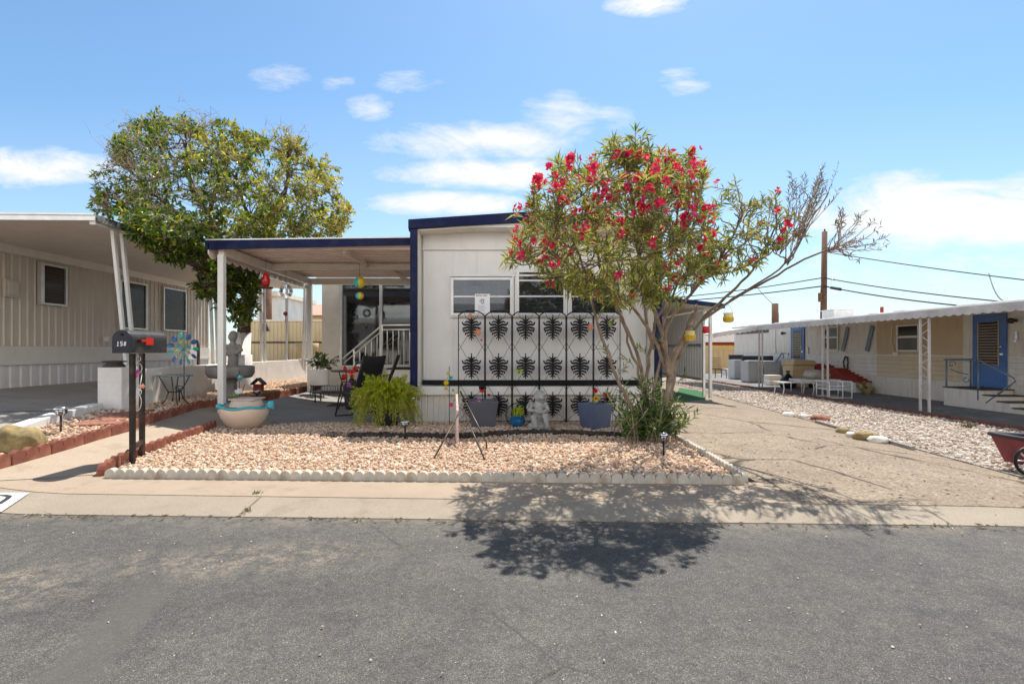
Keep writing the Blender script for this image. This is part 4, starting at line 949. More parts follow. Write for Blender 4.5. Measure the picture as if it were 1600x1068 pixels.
for y_, z_ in ((12.05, 1.88), (21.9, 1.9)):
    m = MB(); m.tube([(RX, y_, z_), (RX - .09, y_, z_ + .02)], .035, 8); m.ball((RX - .13, y_, z_), .07, 10, 8); m.build('porch_light', M['bronze'], rt)
m = MB(); m.box(RX - .03, RX - .013, 12.0, 12.06, 1.45, 1.62); m.box(RX - .03, RX - .013, 12.02, 12.08, 1.38, 1.43); m.build('house_number', M['silver'], rt)
m = MB(); m.box(RX - .06, RX - .013, 22.6, 22.75, 1.05, 1.25); m.tube([(RX - .03, 22.67, 1.2), (RX - .03, 22.67, 2.2)], .02, 6); m.build('meter_box', M['almond'], rt)
m = MB(); m.box(RX - .05, RX - .013, 20.2, 20.3, 1.05, 1.3); m.build('switch_box', M['almond'], rt)
m = MB(); m.tube([(RX - .03, 15.75, 1.1), (RX - .04, 15.9, 1.5), (RX - .03, 15.8, 2.2)], .014, 6); m.box(RX - .06, RX - .013, 15.6, 15.8, 1.02, 1.12); m.build('outlet_cable', M['almond'], rt)
m = MB(); q = P(1379, 484, 15.0 * 1.0); m.tube([(RX + .5, 17.0, 2.3), (RX + .5, 17.0, 2.62)], .05, 10); m.build('vent_pipe', M['redbrick'], rt)
m = MB(); m.box(RX + .6, RX + 1.35, 19.6, 20.35, 2.37, 2.72); m.box(RX + .56, RX + 1.39, 19.56, 20.39, 2.72, 2.75)
for i in range(5): m.box(RX + .585, RX + .6, 19.65, 20.3, 2.42 + i * .06, 2.45 + i * .06)
m.build('roof_cooler', M['roofwhite'], rt)
aw = thing('awning', 'long white scalloped awning along the old trailer', 'awning', (10.7, 15, -.22))
AX = 9.35
m = MB(); m.prism([(AX, 7.4, 1.99), (RX - .02, 7.4, 2.22), (RX - .02, 7.4, 2.262), (AX, 7.4, 2.045)], (0, 13.2, 0)); m.build('roof_pan', M['awningwhite'], aw)
def valance(p0, p1, zt0, zb0, zt1, zb1, n, th=.012, dz=.035):
    p0, p1 = Vector(p0), Vector(p1); poly = [(p0.x, p0.y, zt0)]
    for i in range(n):
        for k in range(6):
            t = (i + k / 6) / n; q = p0 + (p1 - p0) * t; poly.append((q.x, q.y, zb0 + (zb1 - zb0) * t - dz * abs(math.sin(PI * k / 6))))
    poly += [(p1.x, p1.y, zb1), (p1.x, p1.y, zt1)]; d = (p1 - p0).normalized().cross(Vector((0, 0, 1))) * th
    return MB().prism(poly, d)
valance((AX, 20.6, 0), (AX, 7.4, 0), 2.07, 1.93, 2.07, 1.93, 62).build('valance', M['awningwhite'], aw)
for y_ in (11.3, 14.82, 18.55):
    for dy in (0, .24):
        m = MB(); m.box(AX + .05, AX + .09, y_ + dy - .02, y_ + dy + .02, -.215, 2.0); m.build('post', M['awningwhite'], aw)
    m = MB()
    for k in range(6):
        zc_ = .05 + k * .33
        m.tube([(AX + .07, y_ + .12 + .095 * math.cos(t) * (1 if k % 2 else -1), zc_ + t / (2 * PI) * .3) for t in np.linspace(0, 2 * PI, 13)], .009, 5)
    m.build('scroll', M['awningwhite'], aw)
ax2 = thing('awning', 'small lower white awning sloping away past the far lattice post', 'awning', (8.5, 20, -.2))
m = MB(); m.prism([(7.75, 18.75, 1.70), (AX - .03, 18.75, 1.97), (AX - .03, 23.5, 2.03), (7.75, 23.5, 1.95)], (0, 0, .05)); m.build('roof_pan', M['awningwhite'], ax2)
valance((AX - .03, 18.72, 0), (7.7, 18.72, 0), 2.05, 1.93, 1.80, 1.66, 9).build('valance', M['awningwhite'], ax2)
# concrete steps and rail at the near blue door
st = thing('door_steps', 'white concrete steps with dark treads and bent metal rails below the near blue door', 'steps', (11.7, 12.5, -.21))
m = MB(); m.box(11.33, RX - .02, 12.1, 13.15, -.22, .235)
for k, (ya, yb_) in enumerate(((11.75, 12.098), (11.4, 11.748), (11.05, 11.398))): m.box(11.33, RX - .02, ya, yb_, -.22, .12 - k * .115)
m.build('body', M['oldwall'], st, bevel=.01)
m = MB(); m.box(11.31, RX - .02, 12.08, 13.16, .237, .262)
for k, (ya, yb_) in enumerate(((11.73, 12.078), (11.38, 11.728), (11.03, 11.378))): m.box(11.31, RX - .02, ya, yb_, .122 - k * .115, .143 - k * .115)
m.build('treads', M['stepdark'], st)
m = MB(); zr_ = .95
def rp(u, v, x_): Y = x_ * F / (u - U0); return Vector((x_, Y, Z(v, Y)))
m.tube([(11.36, 13.1, .1), (11.36, 13.1, zr_)], .022, 6); m.tube([(11.98, 13.1, .24), (11.98, 13.1, zr_)], .02, 6); m.tube([(11.3, 13.1, zr_), (12.02, 13.1, zr_)], .018, 6)
for s_, (cx, cz) in ((1, (11.5, .82)), (-1, (11.85, .45))):
    m.tube([(cx + (.10 - .014 * t) * math.cos(t * s_), 13.1, cz + (.10 - .014 * t) * math.sin(t * s_)) for t in np.linspace(0, 6.3, 24)], .010, 5)
m.tube([(11.45, 13.1, .72), (11.65, 13.1, .62), (11.92, 13.1, .56)], .010, 5)
m.build('far_rail', M['bluegrey'], st)
m = MB(); m.tube([(11.34, 12.2, .0), (11.34, 12.2, zr_)], .022, 6); m.tube([(11.34, 12.98, zr_ + .0), (11.34, 12.2, zr_), (11.34, 11.35, .57), (11.34, 11.32, .5), (11.34, 12.0, -.05)], .02, 6); m.build('near_rail', M['bluegrey'], st)
# things under the awning
def put(name, label, cat, x, y, z=-.215): return thing(name, label, cat, (x, y, z))
t = put('washing_machine', 'grey white washing machine with dark console by the far awning post', 'washing machine', 11.15, 22)
m = MB(); m.box(10.56, 11.22, 22.0, 22.7, -.2, .72); m.build('cabinet', M['appliance'], t, bevel=.02); m = MB(); m.box(10.58, 11.2, 22.5, 22.68, .722, .93); m.build('console', M['ink'], t, bevel=.01); m = MB(); m.box(10.62, 11.16, 22.03, 22.45, .722, .74); m.build('lid', M['appliance'], t, bevel=.008)
t = put('dryer', 'grey white clothes dryer beside the washing machine', 'dryer', 11.6, 22)
m = MB(); m.box(11.26, 11.93, 22.0, 22.7, -.2, .72); m.build('cabinet', M['appliance'], t, bevel=.02); m = MB(); m.box(11.28, 11.91, 22.5, 22.68, .722, .93); m.build('console', M['ink'], t, bevel=.01); m = MB(); m.box(11.36, 11.83, 21.985, 21.999, .05, .55); m.build('door', M['appliance'], t, bevel=.006)
t = put('utility_cabinet', 'grey low metal cabinet at the far corner of the old trailer', 'cabinet', 11.3, 24.6)
m = MB(); m.box(11.15, 11.85, 24.6, 25.3, -.2, .72); m.build('body', M['appliance'], t, bevel=.015); m = MB(); m.box(11.17, 11.83, 25.1, 25.28, .722, .95); m.build('console', M['ink'], t, bevel=.01)
t = put('trash_cart', 'tan wheeled trash cart with white mark by the far blue door', 'trash cart', 11.3, 19.2)
m = MB(); cx, cy = X(1250, 19.2), 19.3
m.add([(cx-.36, cy-.3, -.2), (cx+.3, cy-.3, -.2), (cx+.3, cy+.3, -.2), (cx-.36, cy+.3, -.2), (cx-.42, cy-.36, .62), (cx+.42, cy-.36, .62), (cx+.42, cy+.36, .62), (cx-.42, cy+.36, .62)], [(3,2,1,0),(4,5,6,7),(0,1,5,4),(1,2,6,5),(2,3,7,6),(3,0,4,7)]); m.build('bin', M['tancart'], t, bevel=.03)
m = MB(); m.prism([(cx-.45, cy-.4, .622), (cx+.47, cy-.4, .622), (cx+.40, cy-.4, .80), (cx-.38, cy-.4, .86)], (0, .8, 0)); m.build('lid', M['tancart'], t, bevel=.03)
m = MB(); m.box(cx+.02, cx+.16, cy-.372, cy-.362, .32, .42); m.box(cx+.18, cx+.24, cy-.372, cy-.362, .35, .45); m.build('mark', M['paper'], t)
for y_ in (cy - .33, cy + .33): m = MB(); m.tube([(cx + .3, y_ - .03, -.12), (cx + .3, y_ + .03, -.12)], .11, 14); m.build('wheel', M['black'], t)
t = put('box_pile', 'cream painted pair of concrete blocks stacked as a step by the trash cart', 'step block', 10.3, 20)
cx = X(1213, 20.2); m = MB(); m.box(cx - .25, cx + .3, 20.2, 20.7, -.21, -.02); m.box(cx - .2, cx + .3, 20.35, 20.8, -.018, .18); m.build('blocks', M['almond'], t, bevel=.012)
t = put('trash_bag', 'black plastic trash bag slumped against the tan cart', 'trash bag', 10.5, 18.7)
m = MB(); c = P(1231, 0, 18.8); c.z = 0; m.lathe([(.10, -.215), (.24, -.18), (.28, -.05), (.22, .12), (.10, .26), (.04, .34), (.08, .42), (.02, .43)], c, 16, wob=lambda a, z: .12 * math.sin(5 * a + 9 * z)); m.build('bag', M['bag'], t)
t = put('handrail', 'bent grey handrail rising to the far blue door', 'handrail', 11.5, 20.6)
m = MB(); m.tube([P(1210, 569, 20.9), P(1221, 552, 20.9), P(1232, 551, 20.9), P(1233, 590, 20.9)], .03, 6); m.tube([P(1224, 552, 20.9), P(1225, 596, 20.9)], .025, 6); m.build('rail', M['bluegrey'], t)
# white lounge table, glider frame, cushions, stepped brick bed
t = put('garden_table', 'low white metal garden table beside the middle awning post', 'table', 9.8, 16)
ty = 15.9; xa, xb = X(1224, ty), X(1275, ty); zt_ = Z(597, ty)
m = MB()
for i in range(7): m.box(xa, xb - .04, ty + i * .09, ty + i * .09 + .05, zt_ - .02, zt_)
m.box(xa, xa + .03, ty, ty + .6, zt_ - .045, zt_ - .021); m.box(xb - .07, xb - .04, ty, ty + .6, zt_ - .045, zt_ - .021); m.build('top', M['roofwhite'], t)
for x_ in (xa + .02, xb - .06):
    for y_ in (ty + .03, ty + .55): m = MB(); m.tube([(x_, y_, zt_ - .046), (x_ + .02, y_, zt_ - .2), (x_ - .02, y_, -.215)], .018, 6); m.build('leg', M['roofwhite'], t)
t = put('glider_frame', 'white metal glider chair frame without cushions near the middle post', 'glider', 9.8, 14.4)
m = MB(); gy = 14.6; xa, xb = X(1296, gy), X(1331, gy); 
for x_ in (xa, (xa + xb) / 2 + .06, xb): 
    for y_ in (gy, gy + .6): m.tube([(x_, y_, -.215), (x_, y_, .28)], .017, 6)
for z_ in (-.17, .06, .16): m.tube([(xa, gy, z_), (xb, gy, z_)], .015, 6); m.tube([(xa, gy + .6, z_), (xb, gy + .6, z_)], .015, 6)
for x_ in (xa, (xa + xb) / 2 + .06, xb): m.tube([(x_, gy, .28), (x_, gy + .6, .28)], .017, 6); m.tube([(x_, gy, .06), (x_, gy + .6, .06)], .015, 6)
m.build('frame', M['roofwhite'], t)
t = put('chair_cushion', 'faded grey cushion heap on the white lounge behind the garden table', 'cushion', 10.4, 17)
m = MB(); c = P(1272, 585, 16.9); m.ball(c, .36, 14, 8, (1.0, .7, .5)); m.ball(c + Vector((.3, .1, -.03)), .28, 12, 8, (1.1, .7, .5)); m.build('cushion', M['cushion'], t, remesh=.03)
t = put('lounge_bench', 'low white lounge bench carrying the grey cushions', 'bench', 10.4, 17)
m = MB(); m.box(c.x - .55, c.x + .75, 16.7, 17.4, c.z - .22, c.z - .15); m.build('seat', M['roofwhite'], t)
for x_ in (c.x - .5, c.x + .7):
    for y_ in (16.74, 17.36): m = MB(); m.tube([(x_, y_, c.z - .22), (x_, y_, -.215)], .02, 6); m.build('leg', M['roofwhite'], t)
t = put('brick_bed', 'stepped red brick flower bed on a white base against the old trailer', 'flower bed', 11.9, 17.5)
m = MB(); y1_ = 19.9
for k in range(9):
    z0_ = .12 + k * .062; ya = 16.75 + k * .20 + (.5 if k > 6 else 0); m.box(11.6, RX - .015, ya, y1_ - k * .05, z0_, z0_ + .057)
m.build('brick_courses', M['redbrick'], t, bevel=.006)
m = MB(); m.box(11.58, RX - .02, 16.8, 18.4, -.21, .118); m.box(11.58, RX - .02, 18.42, 19.9, -.21, .118); m.build('white_base', M['roofwhite'], t)
m = MB()
for k in range(8): m.ball((11.75 + random.uniform(-.12, .2), 16.35 + k * .06, -.16 + k * .035), .09, 8, 6)
m.build('rubble', M['rock'], t)
t = put('garden_hose', 'coiled hose hanging on a hook above the red brick bed', 'hose', 11.9, 17.9)
m = MB(); q = Vector((RX - .08, 17.95, .72)); m.tube([q + Vector((-.03 * i % .05, .11 * math.cos(a), .24 * math.sin(a))) for i, a in enumerate(np.linspace(0, 4 * PI, 40))], .022, 6); m.build('hose', M['bronze'], t)
t = put('stacking_chair', 'dark slatted patio chair beyond the far carport post', 'chair', 9.8, 23)
q = P(1123, 590, 22.8); m = MB()
for k in range(6): m.beam(q + Vector((-.25, .25 + k * .02, .42 + k * .09)), q + Vector((.22, .25 + k * .02, .42 + k * .09)), .06, .02)
m.build('backrest', M['black'], t); m = MB(); m.box(q.x - .26, q.x + .24, q.y - .25, q.y + .26, q.z + .36, q.z + .40); m.build('seat', M['black'], t)
for dx, dy in ((-.24, -.23), (.22, -.23), (-.24, .25), (.22, .25)): m = MB(); m.tube([q + Vector((dx, dy, .36)), q + Vector((dx * 1.1, dy * 1.1, 0))], .018, 6); m.build('leg', M['bronze'], t)
# red wagon planter at the right edge
q = G(1572, 751); t = thing('wagon_planter', 'dark red wagon planter with a spoked wheel at the right edge of the drive', 'planter', q)
m = MB(); x0_, y0_, z0_ = 5.31, 5.22, q.z - .01
m.add([(x0_ + .1, y0_ + .05, z0_ + .06), (x0_ + .9, y0_ + .05, z0_ + .06), (x0_ + .9, y0_ + .30, z0_ + .06), (x0_ + .1, y0_ + .30, z0_ + .06), (x0_, y0_ - .05, z0_ + .35), (x0_ + 1.0, y0_ - .05, z0_ + .31), (x0_ + 1.0, y0_ + .36, z0_ + .31), (x0_, y0_ + .36, z0_ + .35)], [(3,2,1,0),(0,1,5,4),(1,2,6,5),(2,3,7,6),(3,0,4,7)])
m.build('tub', M['wagon'], t)
m = MB(); m.tube([(x0_, y0_ - .05, z0_ + .35), (x0_ + 1.0, y0_ - .05, z0_ + .31), (x0_ + 1.0, y0_ + .36, z0_ + .31), (x0_, y0_ + .36, z0_ + .35)], .022, 6, True); m.build('rim', M['ink'], t)
m = MB(); m.add([(x0_ + .02, y0_ - .02, z0_ + .325), (x0_ + .98, y0_ - .02, z0_ + .285), (x0_ + .98, y0_ + .33, z0_ + .285), (x0_ + .02, y0_ + .33, z0_ + .325)], [(0, 1, 2, 3)]); m.build('soil', M['treebark'], t)
for xx, yy in ((x0_ - .05, y0_ - .10), (x0_ + .7, y0_ - .1), (x0_ + .5, y0_ + .44)):
    wc = Vector((xx, yy, z0_ + .15)); m = MB(); m.tube([wc + Vector((.13 * math.cos(a), 0, .13 * math.sin(a))) for a in np.linspace(0, 2*PI, 25)[:-1]], .016, 6, True); w = m.build('wheel', M['black'], t)
    m = MB(); m.ball(wc, .03, 8, 6)
    for k in range(8): a = k * PI / 4; m.tube([wc, wc + Vector((.125 * math.cos(a), 0, .125 * math.sin(a)))], .008, 5)
    m.build('spokes', M['steel'], w)
# stones edging the drive
for i, (u, v, r, mt, lab) in enumerate([(1372, 691, .13, 'almond', 'pale squarish stone nearest the camera on the drive edge'), (1352, 687, .17, 'rock', 'long tan stone on the drive edge beside the pale squarish one'), (1336, 683, .12, 'oldwall', 'whitish stone on the drive edge behind the long tan stone'), (1281, 658, .17, 'terracotta', 'flat reddish brick stone on the drive edge'), (1258, 654, .13, 'oldwall', 'flat whitish stone left of the reddish brick stone'), (1232, 650, .12, 'almond', 'small pale stone farthest along the drive edge'), (1318, 676, .12, 'rock', 'low tan stone between the reddish brick and the whitish stones')]):
    q = G(u, v); m = MB(); m.ball((0, 0, 0), r * .8, 9, 7, (1.3, .9, .75)); 
    m.v = [(a + random.gauss(0, r * .07), b + random.gauss(0, r * .07), max(-r*.4, min(r*.42, c_ + random.gauss(0, r * .06)))) for a, b, c_ in m.v]
    o = m.build('edging_stone', M[mt]); o.location = q + Vector((0, 0, r * .25)); tag(o, lab, 'stone')
# flat board strip along the drive edge
m = MB(); a, b = G(1275, 660), G(1425, 702); m.beam(a + Vector((-.03, -.05, .02)), b + Vector((-.03, -.05, .02)), .05, .06); tag(m.build('edging_board', M['stone'], loc=a), 'grey edging board between the drive and the pale gravel', 'edging board')
t = thing('dry_weed', 'small dry weed growing against the porch slab kerb', 'weed', G(1513, 668))
q = G(1513, 669); n = 60; D = rng.normal(0, 1, (n, 3)); D[:, 2] = abs(D[:, 2]) * 1.2 + .3
leaf_mesh('leaves', np.array(q)[None] + rng.normal(0, .03, (n, 3)) * [1, 1, 0], D, rng.normal(0, 1, (n, 3)), rng.uniform(.08, .2, n), np.full(n, .012), M['dryleaf'], t)
# far right background
t = thing('fence', 'tan board fence in the far background past the old trailer', 'fence', (14, 31, -.25))
m = MB(); 
for k in range(12): m.box(11.9 + k * .3, 12.19 + k * .3, 31, 31.05, -.25, 1.36)
m.build('boards', M['ochre'], t); m = MB(); m.box(11.9, 15.5, 30.95, 30.998, 1.2, 1.3); m.build('rail', M['ochre'], t)
t = thing('house', 'low house with red and yellow stripes far behind the tan fence', 'house', (14, 38, -.25))
m = MB(); m.box(14, 22, 38, 44, -.25, 1.55); m.build('wall', M['roofwhite'], t); m = MB(); m.box(13.9, 22, 37.9, 37.998, 1.30, 1.52); m.build('yellow_stripe', mat('yellow_stripe_paint', (.60, .36, .03), .6), t); m = MB(); m.box(13.9, 22, 37.9, 37.998, 1.522, 1.75); m.build('red_stripe', M['redbrick'], t); m = MB(); m.box(13.5, 22.4, 37.5, 44.4, 1.752, 2.0); m.build('roof', M['roofwhite'], t)
t = thing('house', 'white flat roofed house far behind the old trailer awning', 'house', (18, 48, -.25))
m = MB(); m.box(16, 25, 48, 54, -.25, 2.9); m.build('wall', M['oldwall'], t); m = MB(); m.box(15.8, 25.2, 47.7, 54.3, 2.902, 3.1); m.build('roof', M['roofwhite'], t)
t = thing('block', 'white concrete block lying before the tan fence', 'block', (13, 30, -.25))
m = MB(); q = P(1140, 583, 29); m.box(q.x - .3, q.x + .4, 29, 29.3, -.25, .12); m.build('block', M['roofwhite'], t, bevel=.02)
# poles and wires
UPY = 32.0
t = thing('utility_pole', 'tall brown utility pole behind the old trailer roof', 'utility pole', P(1287, 600, UPY))
m = MB(); a, b = P(1285.5, 592, UPY), P(1288.5, 362, UPY); m.tube([a, b], [.21, .15], 12); m.build('pole', M['wood'], t)
m = MB(); q = P(1281.5, 465, UPY - .22); m.box(q.x - .1, q.x + .1, q.y - .06, q.y + .06, q.z - .25, q.z + .3); m.tube([q, P(1284, 440, UPY - .22)], .03, 6); m.build('cable_box', M['wood'], t)
m = MB(); q = P(1288.5, 361, UPY); m.tube([q, q + Vector((0, 0, .12))], .05, 8); m.build('pole_cap', M['bronze'], t)
m = MB(); q = P(1288, 393, UPY); m.tube([q + Vector((-.2, -.2, 0)), q + Vector((.2, -.2, 0))], .05, 6); m.build('bracket', M['steel'], t)
t = thing('utility_pole', 'short brown pole stub above the far end of the old trailer', 'utility pole', P(1211, 600, 33))
m = MB(); m.tube([P(1211, 580, 33), P(1211, 474, 33)], [.22, .20], 10); m.build('pole', M['wood'], t); m = MB(); m.tube([P(1216, 560, 33), P(1216, 489, 33)], .05, 6); m.build('conduit', M['steel'], t)
def wire(pts, r, lab, mt='wire', extra=None):
    q = [Vector(p) for p in pts]; m = MB(); m.tube(q, r, 6); 
    t = thing('overhead_wire', lab, 'wire', q[0]); m.build('cable', M[mt], t)
    return t
def span(u0, v0, y0, u1, v1, y1, sag, n=18):
    a, b = P(u0, v0, y0), P(u1, v1, y1); return [a + (b - a) * t - Vector((0, 0, sag * 4 * t * (1 - t))) for t in np.linspace(0, 1, n)]
wire(span(1288, 393, UPY - .2, 1760, 455, 20, .12), .028, 'highest overhead wire running right from the tall pole')
w = wire(span(1288, 434, UPY - .2, 1760, 486, 20, .22), .034, 'thick overhead cable just above the black splice case')
w2 = wire(span(1288, 447, UPY - .2, 1740, 492, 21, .3), .04, 'lowest thick overhead cable carrying the black splice case')
m = MB(); pts = span(1288, 447, UPY - .2, 1740, 492, 21, .3, 60); m.tube(pts[2:6], .09, 10); m.build('splice_case', M['ink'], w2)
m = MB(); pts = span(1288, 434, UPY - .2, 1760, 486, 20, .22, 60); m.tube(pts[2:4], .06, 8); m.build('clamp', M['steel'], w)
wire(span(1284, 434, UPY - .2, 700, 470, 40, .8), .034, 'overhead cable running left from the tall pole, upper of two')
wire(span(1284, 447, UPY - .2, 700, 476, 40, .6), .04, 'overhead cable running left from the tall pole, lower of two')
wire(span(1545, 427, 24.9, 1572, 470, 18, .35), .022, 'thin drop wire hanging from the highest wire to the trailer roof')
wire(span(1182, 447, 35, 1211, 477, 33, .1), .022, 'thin drop wire falling to the short pole stub')
# the home across the street: seen only as the reflection in the porch windows
t = thing('mobile_home', 'pale home across the street mirrored in the porch window', 'mobile home', (-5, -9, -.1))
m = MB(); m.box(-19, 9, -13, -9, -.1, 3.1); m.build('wall', M['almond'], t); m = MB(); m.box(-19.4, 9.4, -13.3, -8.4, 3.1, 3.45); m.build('roof', M['roofwhite'], t)
for x_ in (-16, -12, -9, -6, -1, 4): m = MB(); m.box(x_, x_ + 1.6, -8.998, -8.96, 1.2, 2.4); m.build('window', M['darkglass'], t)
# ================================================================== growing trees
def rnd_dir(bias=(0, 0, 0), k=1.0):
    v = Vector((random.gauss(0, 1), random.gauss(0, 1), random.gauss(0, 1))).normalized(); return (v * k + Vector(bias)).normalized()
def bez(a, b, ta, lift=0, n=6, wob=0.0):
    L = (b - a).length; c1 = a + ta * L * .4; c2 = b - Vector((0, 0, lift)) * L - (b - a) * .25
    out = []
    for i in range(n + 1):
        t = i / n; p = a * (1-t)**3 + c1 * 3*t*(1-t)**2 + c2 * 3*t*t*(1-t) + b * t**3
        if 0 < i < n and wob: p = p + Vector((random.gauss(0, wob), random.gauss(0, wob), random.gauss(0, wob)))
        out.append(p)
    return out
def nearest(paths, q, up=.5, skip=.25):
    best = None
    for pth in paths:
        k = len(pth)
        for i in range(int(k * skip), k):
            p = pth[i]; d = (p - q).length + max(0, p.z - q.z + .1) * up * 2
            if best is None or d < best[0]:
                t = (pth[min(i + 1, k - 1)] - pth[max(i - 1, 0)]).normalized(); best = (d, p, t)
    return best[1], best[2]
from mathutils import noise as mnoise
def sample(poly, n, yfun, half, soft, mind=0.0, gap=None, gs=1.0):
    us = [p[0] for p in poly]; vs = [p[1] for p in poly]; out = []
    tries = 0
    while len(out) < n and tries < n * 400:
        tries += 1
        u, v = random.uniform(min(us), max(us)), random.uniform(min(vs), max(vs))
        if not inpoly(u, v, poly): continue
        h = half * math.sqrt(min(1, edgedist(u, v, poly) / soft)); y = yfun(u, v) + h * random.uniform(-1, 1) ** 1
        p = P(u, v, y)
        if gap is not None and mnoise.noise(p * gs) < gap: continue
        if mind and any((p - q).length < mind for q in out): continue
        out.append(p)
    return out
class Leaves:
    def __init__(s): s.B = []; s.D = []; s.N = []; s.L = []; s.W = []
    def put(s, b, d, n, l, w): s.B.append(b[:]); s.D.append(d[:]); s.N.append(n[:]); s.L.append(l); s.W.append(w)
    def build(s, name, mt, par, fold=.25, droop=.12): return leaf_mesh(name, s.B, s.D, s.N, s.L, s.W, mt, par, fold, droop)
def shoot(lv, pts, n, l, w, spread=.75, start=.2, up=.25):
    """leaves in whorls along a twig"""
    k = len(pts) - 1
    for i in range(n):
        t = start + (1 - start) * (i + random.random()) / n; f = t * k; j = min(int(f), k - 1); p = pts[j] + (pts[j + 1] - pts[j]) * (f - j)
        d = (pts[j + 1] - pts[j]).normalized(); r = rnd_dir(); r = (r - d * r.dot(d)).normalized()
        dd = (d * random.uniform(.35, 1.0) + r * spread + Vector((0, 0, up * random.uniform(-.6, 1)))).normalized()
        lv.put(p, dd, rnd_dir((0, 0, 1.0), .7), l * random.uniform(.65, 1.25), w * random.uniform(.75, 1.2))
# ------------------------------------------------------------------ the oleander
OB = Vector((1.9, 6.62, 0))
ol = thing('oleander_tree', 'large multi stemmed oleander with pink red blossoms leaning over the pavement', 'tree', OB)
def S(*q): return [P(*a) for a in q]
STEMS = [
 (S((1000, 678, 6.62), (985, 630, 6.5), (965, 594, 6.4), (946, 540, 6.25), (930, 494, 6.1), (921, 455, 5.95), (905, 400, 5.6), (880, 345, 5.2)), .028, .010),
 (S((1012, 680, 6.7), (1008, 640, 6.7), (1006, 608, 6.7), (999, 562, 6.6), (981, 516, 6.45), (968, 490, 6.35), (950, 450, 6.1), (930, 380, 5.7), (935, 300, 5.3)), .032, .010),
 (S((1004, 685, 6.75), (1002, 600, 6.8), (985, 545, 6.75), (972, 500, 6.6), (962, 460, 6.4), (955, 400, 6.0)), .022, .010),
 (S((1030, 690, 6.6), (1046, 600, 6.5), (1044, 580, 6.48), (1018, 526, 6.3), (991, 482, 6.05), (960, 458, 5.8), (920, 430, 5.4), (860, 395, 5.0)), .030, .011),
 (S((1026, 692, 6.62), (1040, 630, 6.55), (1045, 586, 6.5), (1036, 540, 6.4), (1030, 505, 6.3), (1016, 470, 6.1), (1000, 400, 5.5), (985, 300, 4.9), (975, 230, 4.5)), .042, .010),
 (S((1014, 685, 6.72), (1011, 602, 6.8), (1017, 543, 6.75), (1026, 505, 6.6), (1042, 462, 6.4), (1050, 400, 5.9), (1060, 320, 5.5)), .030, .010),
 (S((1010, 690, 6.6), (1014, 640, 6.62), (1030, 570, 6.5), (1034, 520, 6.35), (1044, 480, 6.1), (1068, 420, 5.7), (1085, 340, 5.3)), .028, .010),
 (S((1036, 690, 6.6), (1048, 600, 6.55), (1050, 568, 6.5), (1062, 540, 6.5), (1075, 512, 6.45), (1087, 486, 6.4)), .044, .036),
 (S((1034, 688, 6.66), (1050, 610, 6.7), (1058, 560, 6.65), (1086, 512, 6.5), (1140, 470, 6.2), (1200, 438, 5.8), (1255, 405, 5.4), (1310, 385, 5.0)), .034, .007),
 (S((1058, 560, 6.65), (1090, 507, 6.5), (1125, 472, 6.3), (1160, 440, 6.0), (1190, 400, 5.6), (1215, 350, 5.2)), .028, .008),
 (S((1140, 470, 6.2), (1180, 445, 5.9), (1230, 410, 5.5), (1265, 350, 5.2), (1295, 300, 5.1)), .014, .006),
 (S((1046, 590, 6.5), (1040, 520, 6.2), (1070, 470, 5.9), (1105, 430, 5.6), (1140, 380, 5.4), (1160, 330, 5.2)), .024, .008),
 (S((1022, 545, 6.4), (1005, 480, 6.2), (1012, 440, 5.9), (1030, 380, 5.5), (1020, 280, 4.9)), .02, .008),
]
bk = MB(); paths = []
for pts, r0, r1 in STEMS:
    dn = []
    for i in range(len(pts) - 1):
        p0, p1, p2, p3 = pts[max(i - 1, 0)], pts[i], pts[i + 1], pts[min(i + 2, len(pts) - 1)]
        for t in (0, .25, .5, .75): dn.append(.5 * (2*p1 + (p2-p0)*t + (2*p0-5*p1+4*p2-p3)*t*t + (3*p1-p0-3*p2+p3)*t**3))
    dn.append(pts[-1]); k = len(dn)
    dn = [p + Vector((random.gauss(0, .008), random.gauss(0, .008), 0)) if 0 < i < k - 1 else p for i, p in enumerate(dn)]
    bk.tube(dn, [r0 + (r1 - r0) * (i / (k - 1)) ** .8 for i in range(k)], 8); paths.append(dn)
stub = STEMS[7][0][-1]
for i in range(5): bk.tube([stub - Vector((.01, 0, .02)), stub + Vector((random.uniform(-.03, .04), random.uniform(-.03, .03), random.uniform(.04, .11)))], [.018, .003], 5)
MAIN = [(792, 412), (800, 388), (818, 372), (806, 345), (830, 330), (838, 300), (862, 292), (870, 262), (900, 252), (920, 262), (945, 250), (962, 242), (985, 250), (1000, 244), (1030, 252), (1048, 262), (1075, 252), (1095, 268), (1108, 300), (1098, 330), (1125, 350), (1130, 390), (1118, 430), (1085, 452), (1040, 470), (985, 478), (940, 470), (905, 462), (880, 448), (850, 440), (838, 420), (815, 425)]
TOP = [(945, 228), (985, 224), (1012, 230), (1032, 248), (1010, 268), (965, 265)]
BOT = [(815, 405), (870, 400), (960, 420), (1060, 420), (1120, 400), (1112, 440), (1080, 466), (1020, 482), (950, 484), (900, 470), (850, 446), (825, 432)]
RIGHT = [(1105, 330), (1120, 296), (1150, 290), (1175, 318), (1205, 312), (1238, 335), (1262, 352), (1250, 385), (1215, 398), (1185, 425), (1150, 432), (1125, 450), (1105, 430)]
yfun = lambda u, v: 5.25 + (v - 340) * .0042 - max(0, 940 - u) * .0015
limbs = []
tg = sample(MAIN, 95, yfun, .95, 70, .16) + sample(RIGHT, 24, lambda u, v: 5.4 + (v - 340) * .003, .5, 50, .15) + sample(TOP, 7, lambda u, v: 4.55, .2, 20, .1)
for q in tg:
    a, t = nearest(paths, q, .6, .45); pth = bez(a, q, (t + Vector((0, 0, .3))).normalized(), .12, 7, .008)
    bk.tube(pth, [.011 - .006 * i / 7 for i in range(8)], 5); limbs.append(pth)
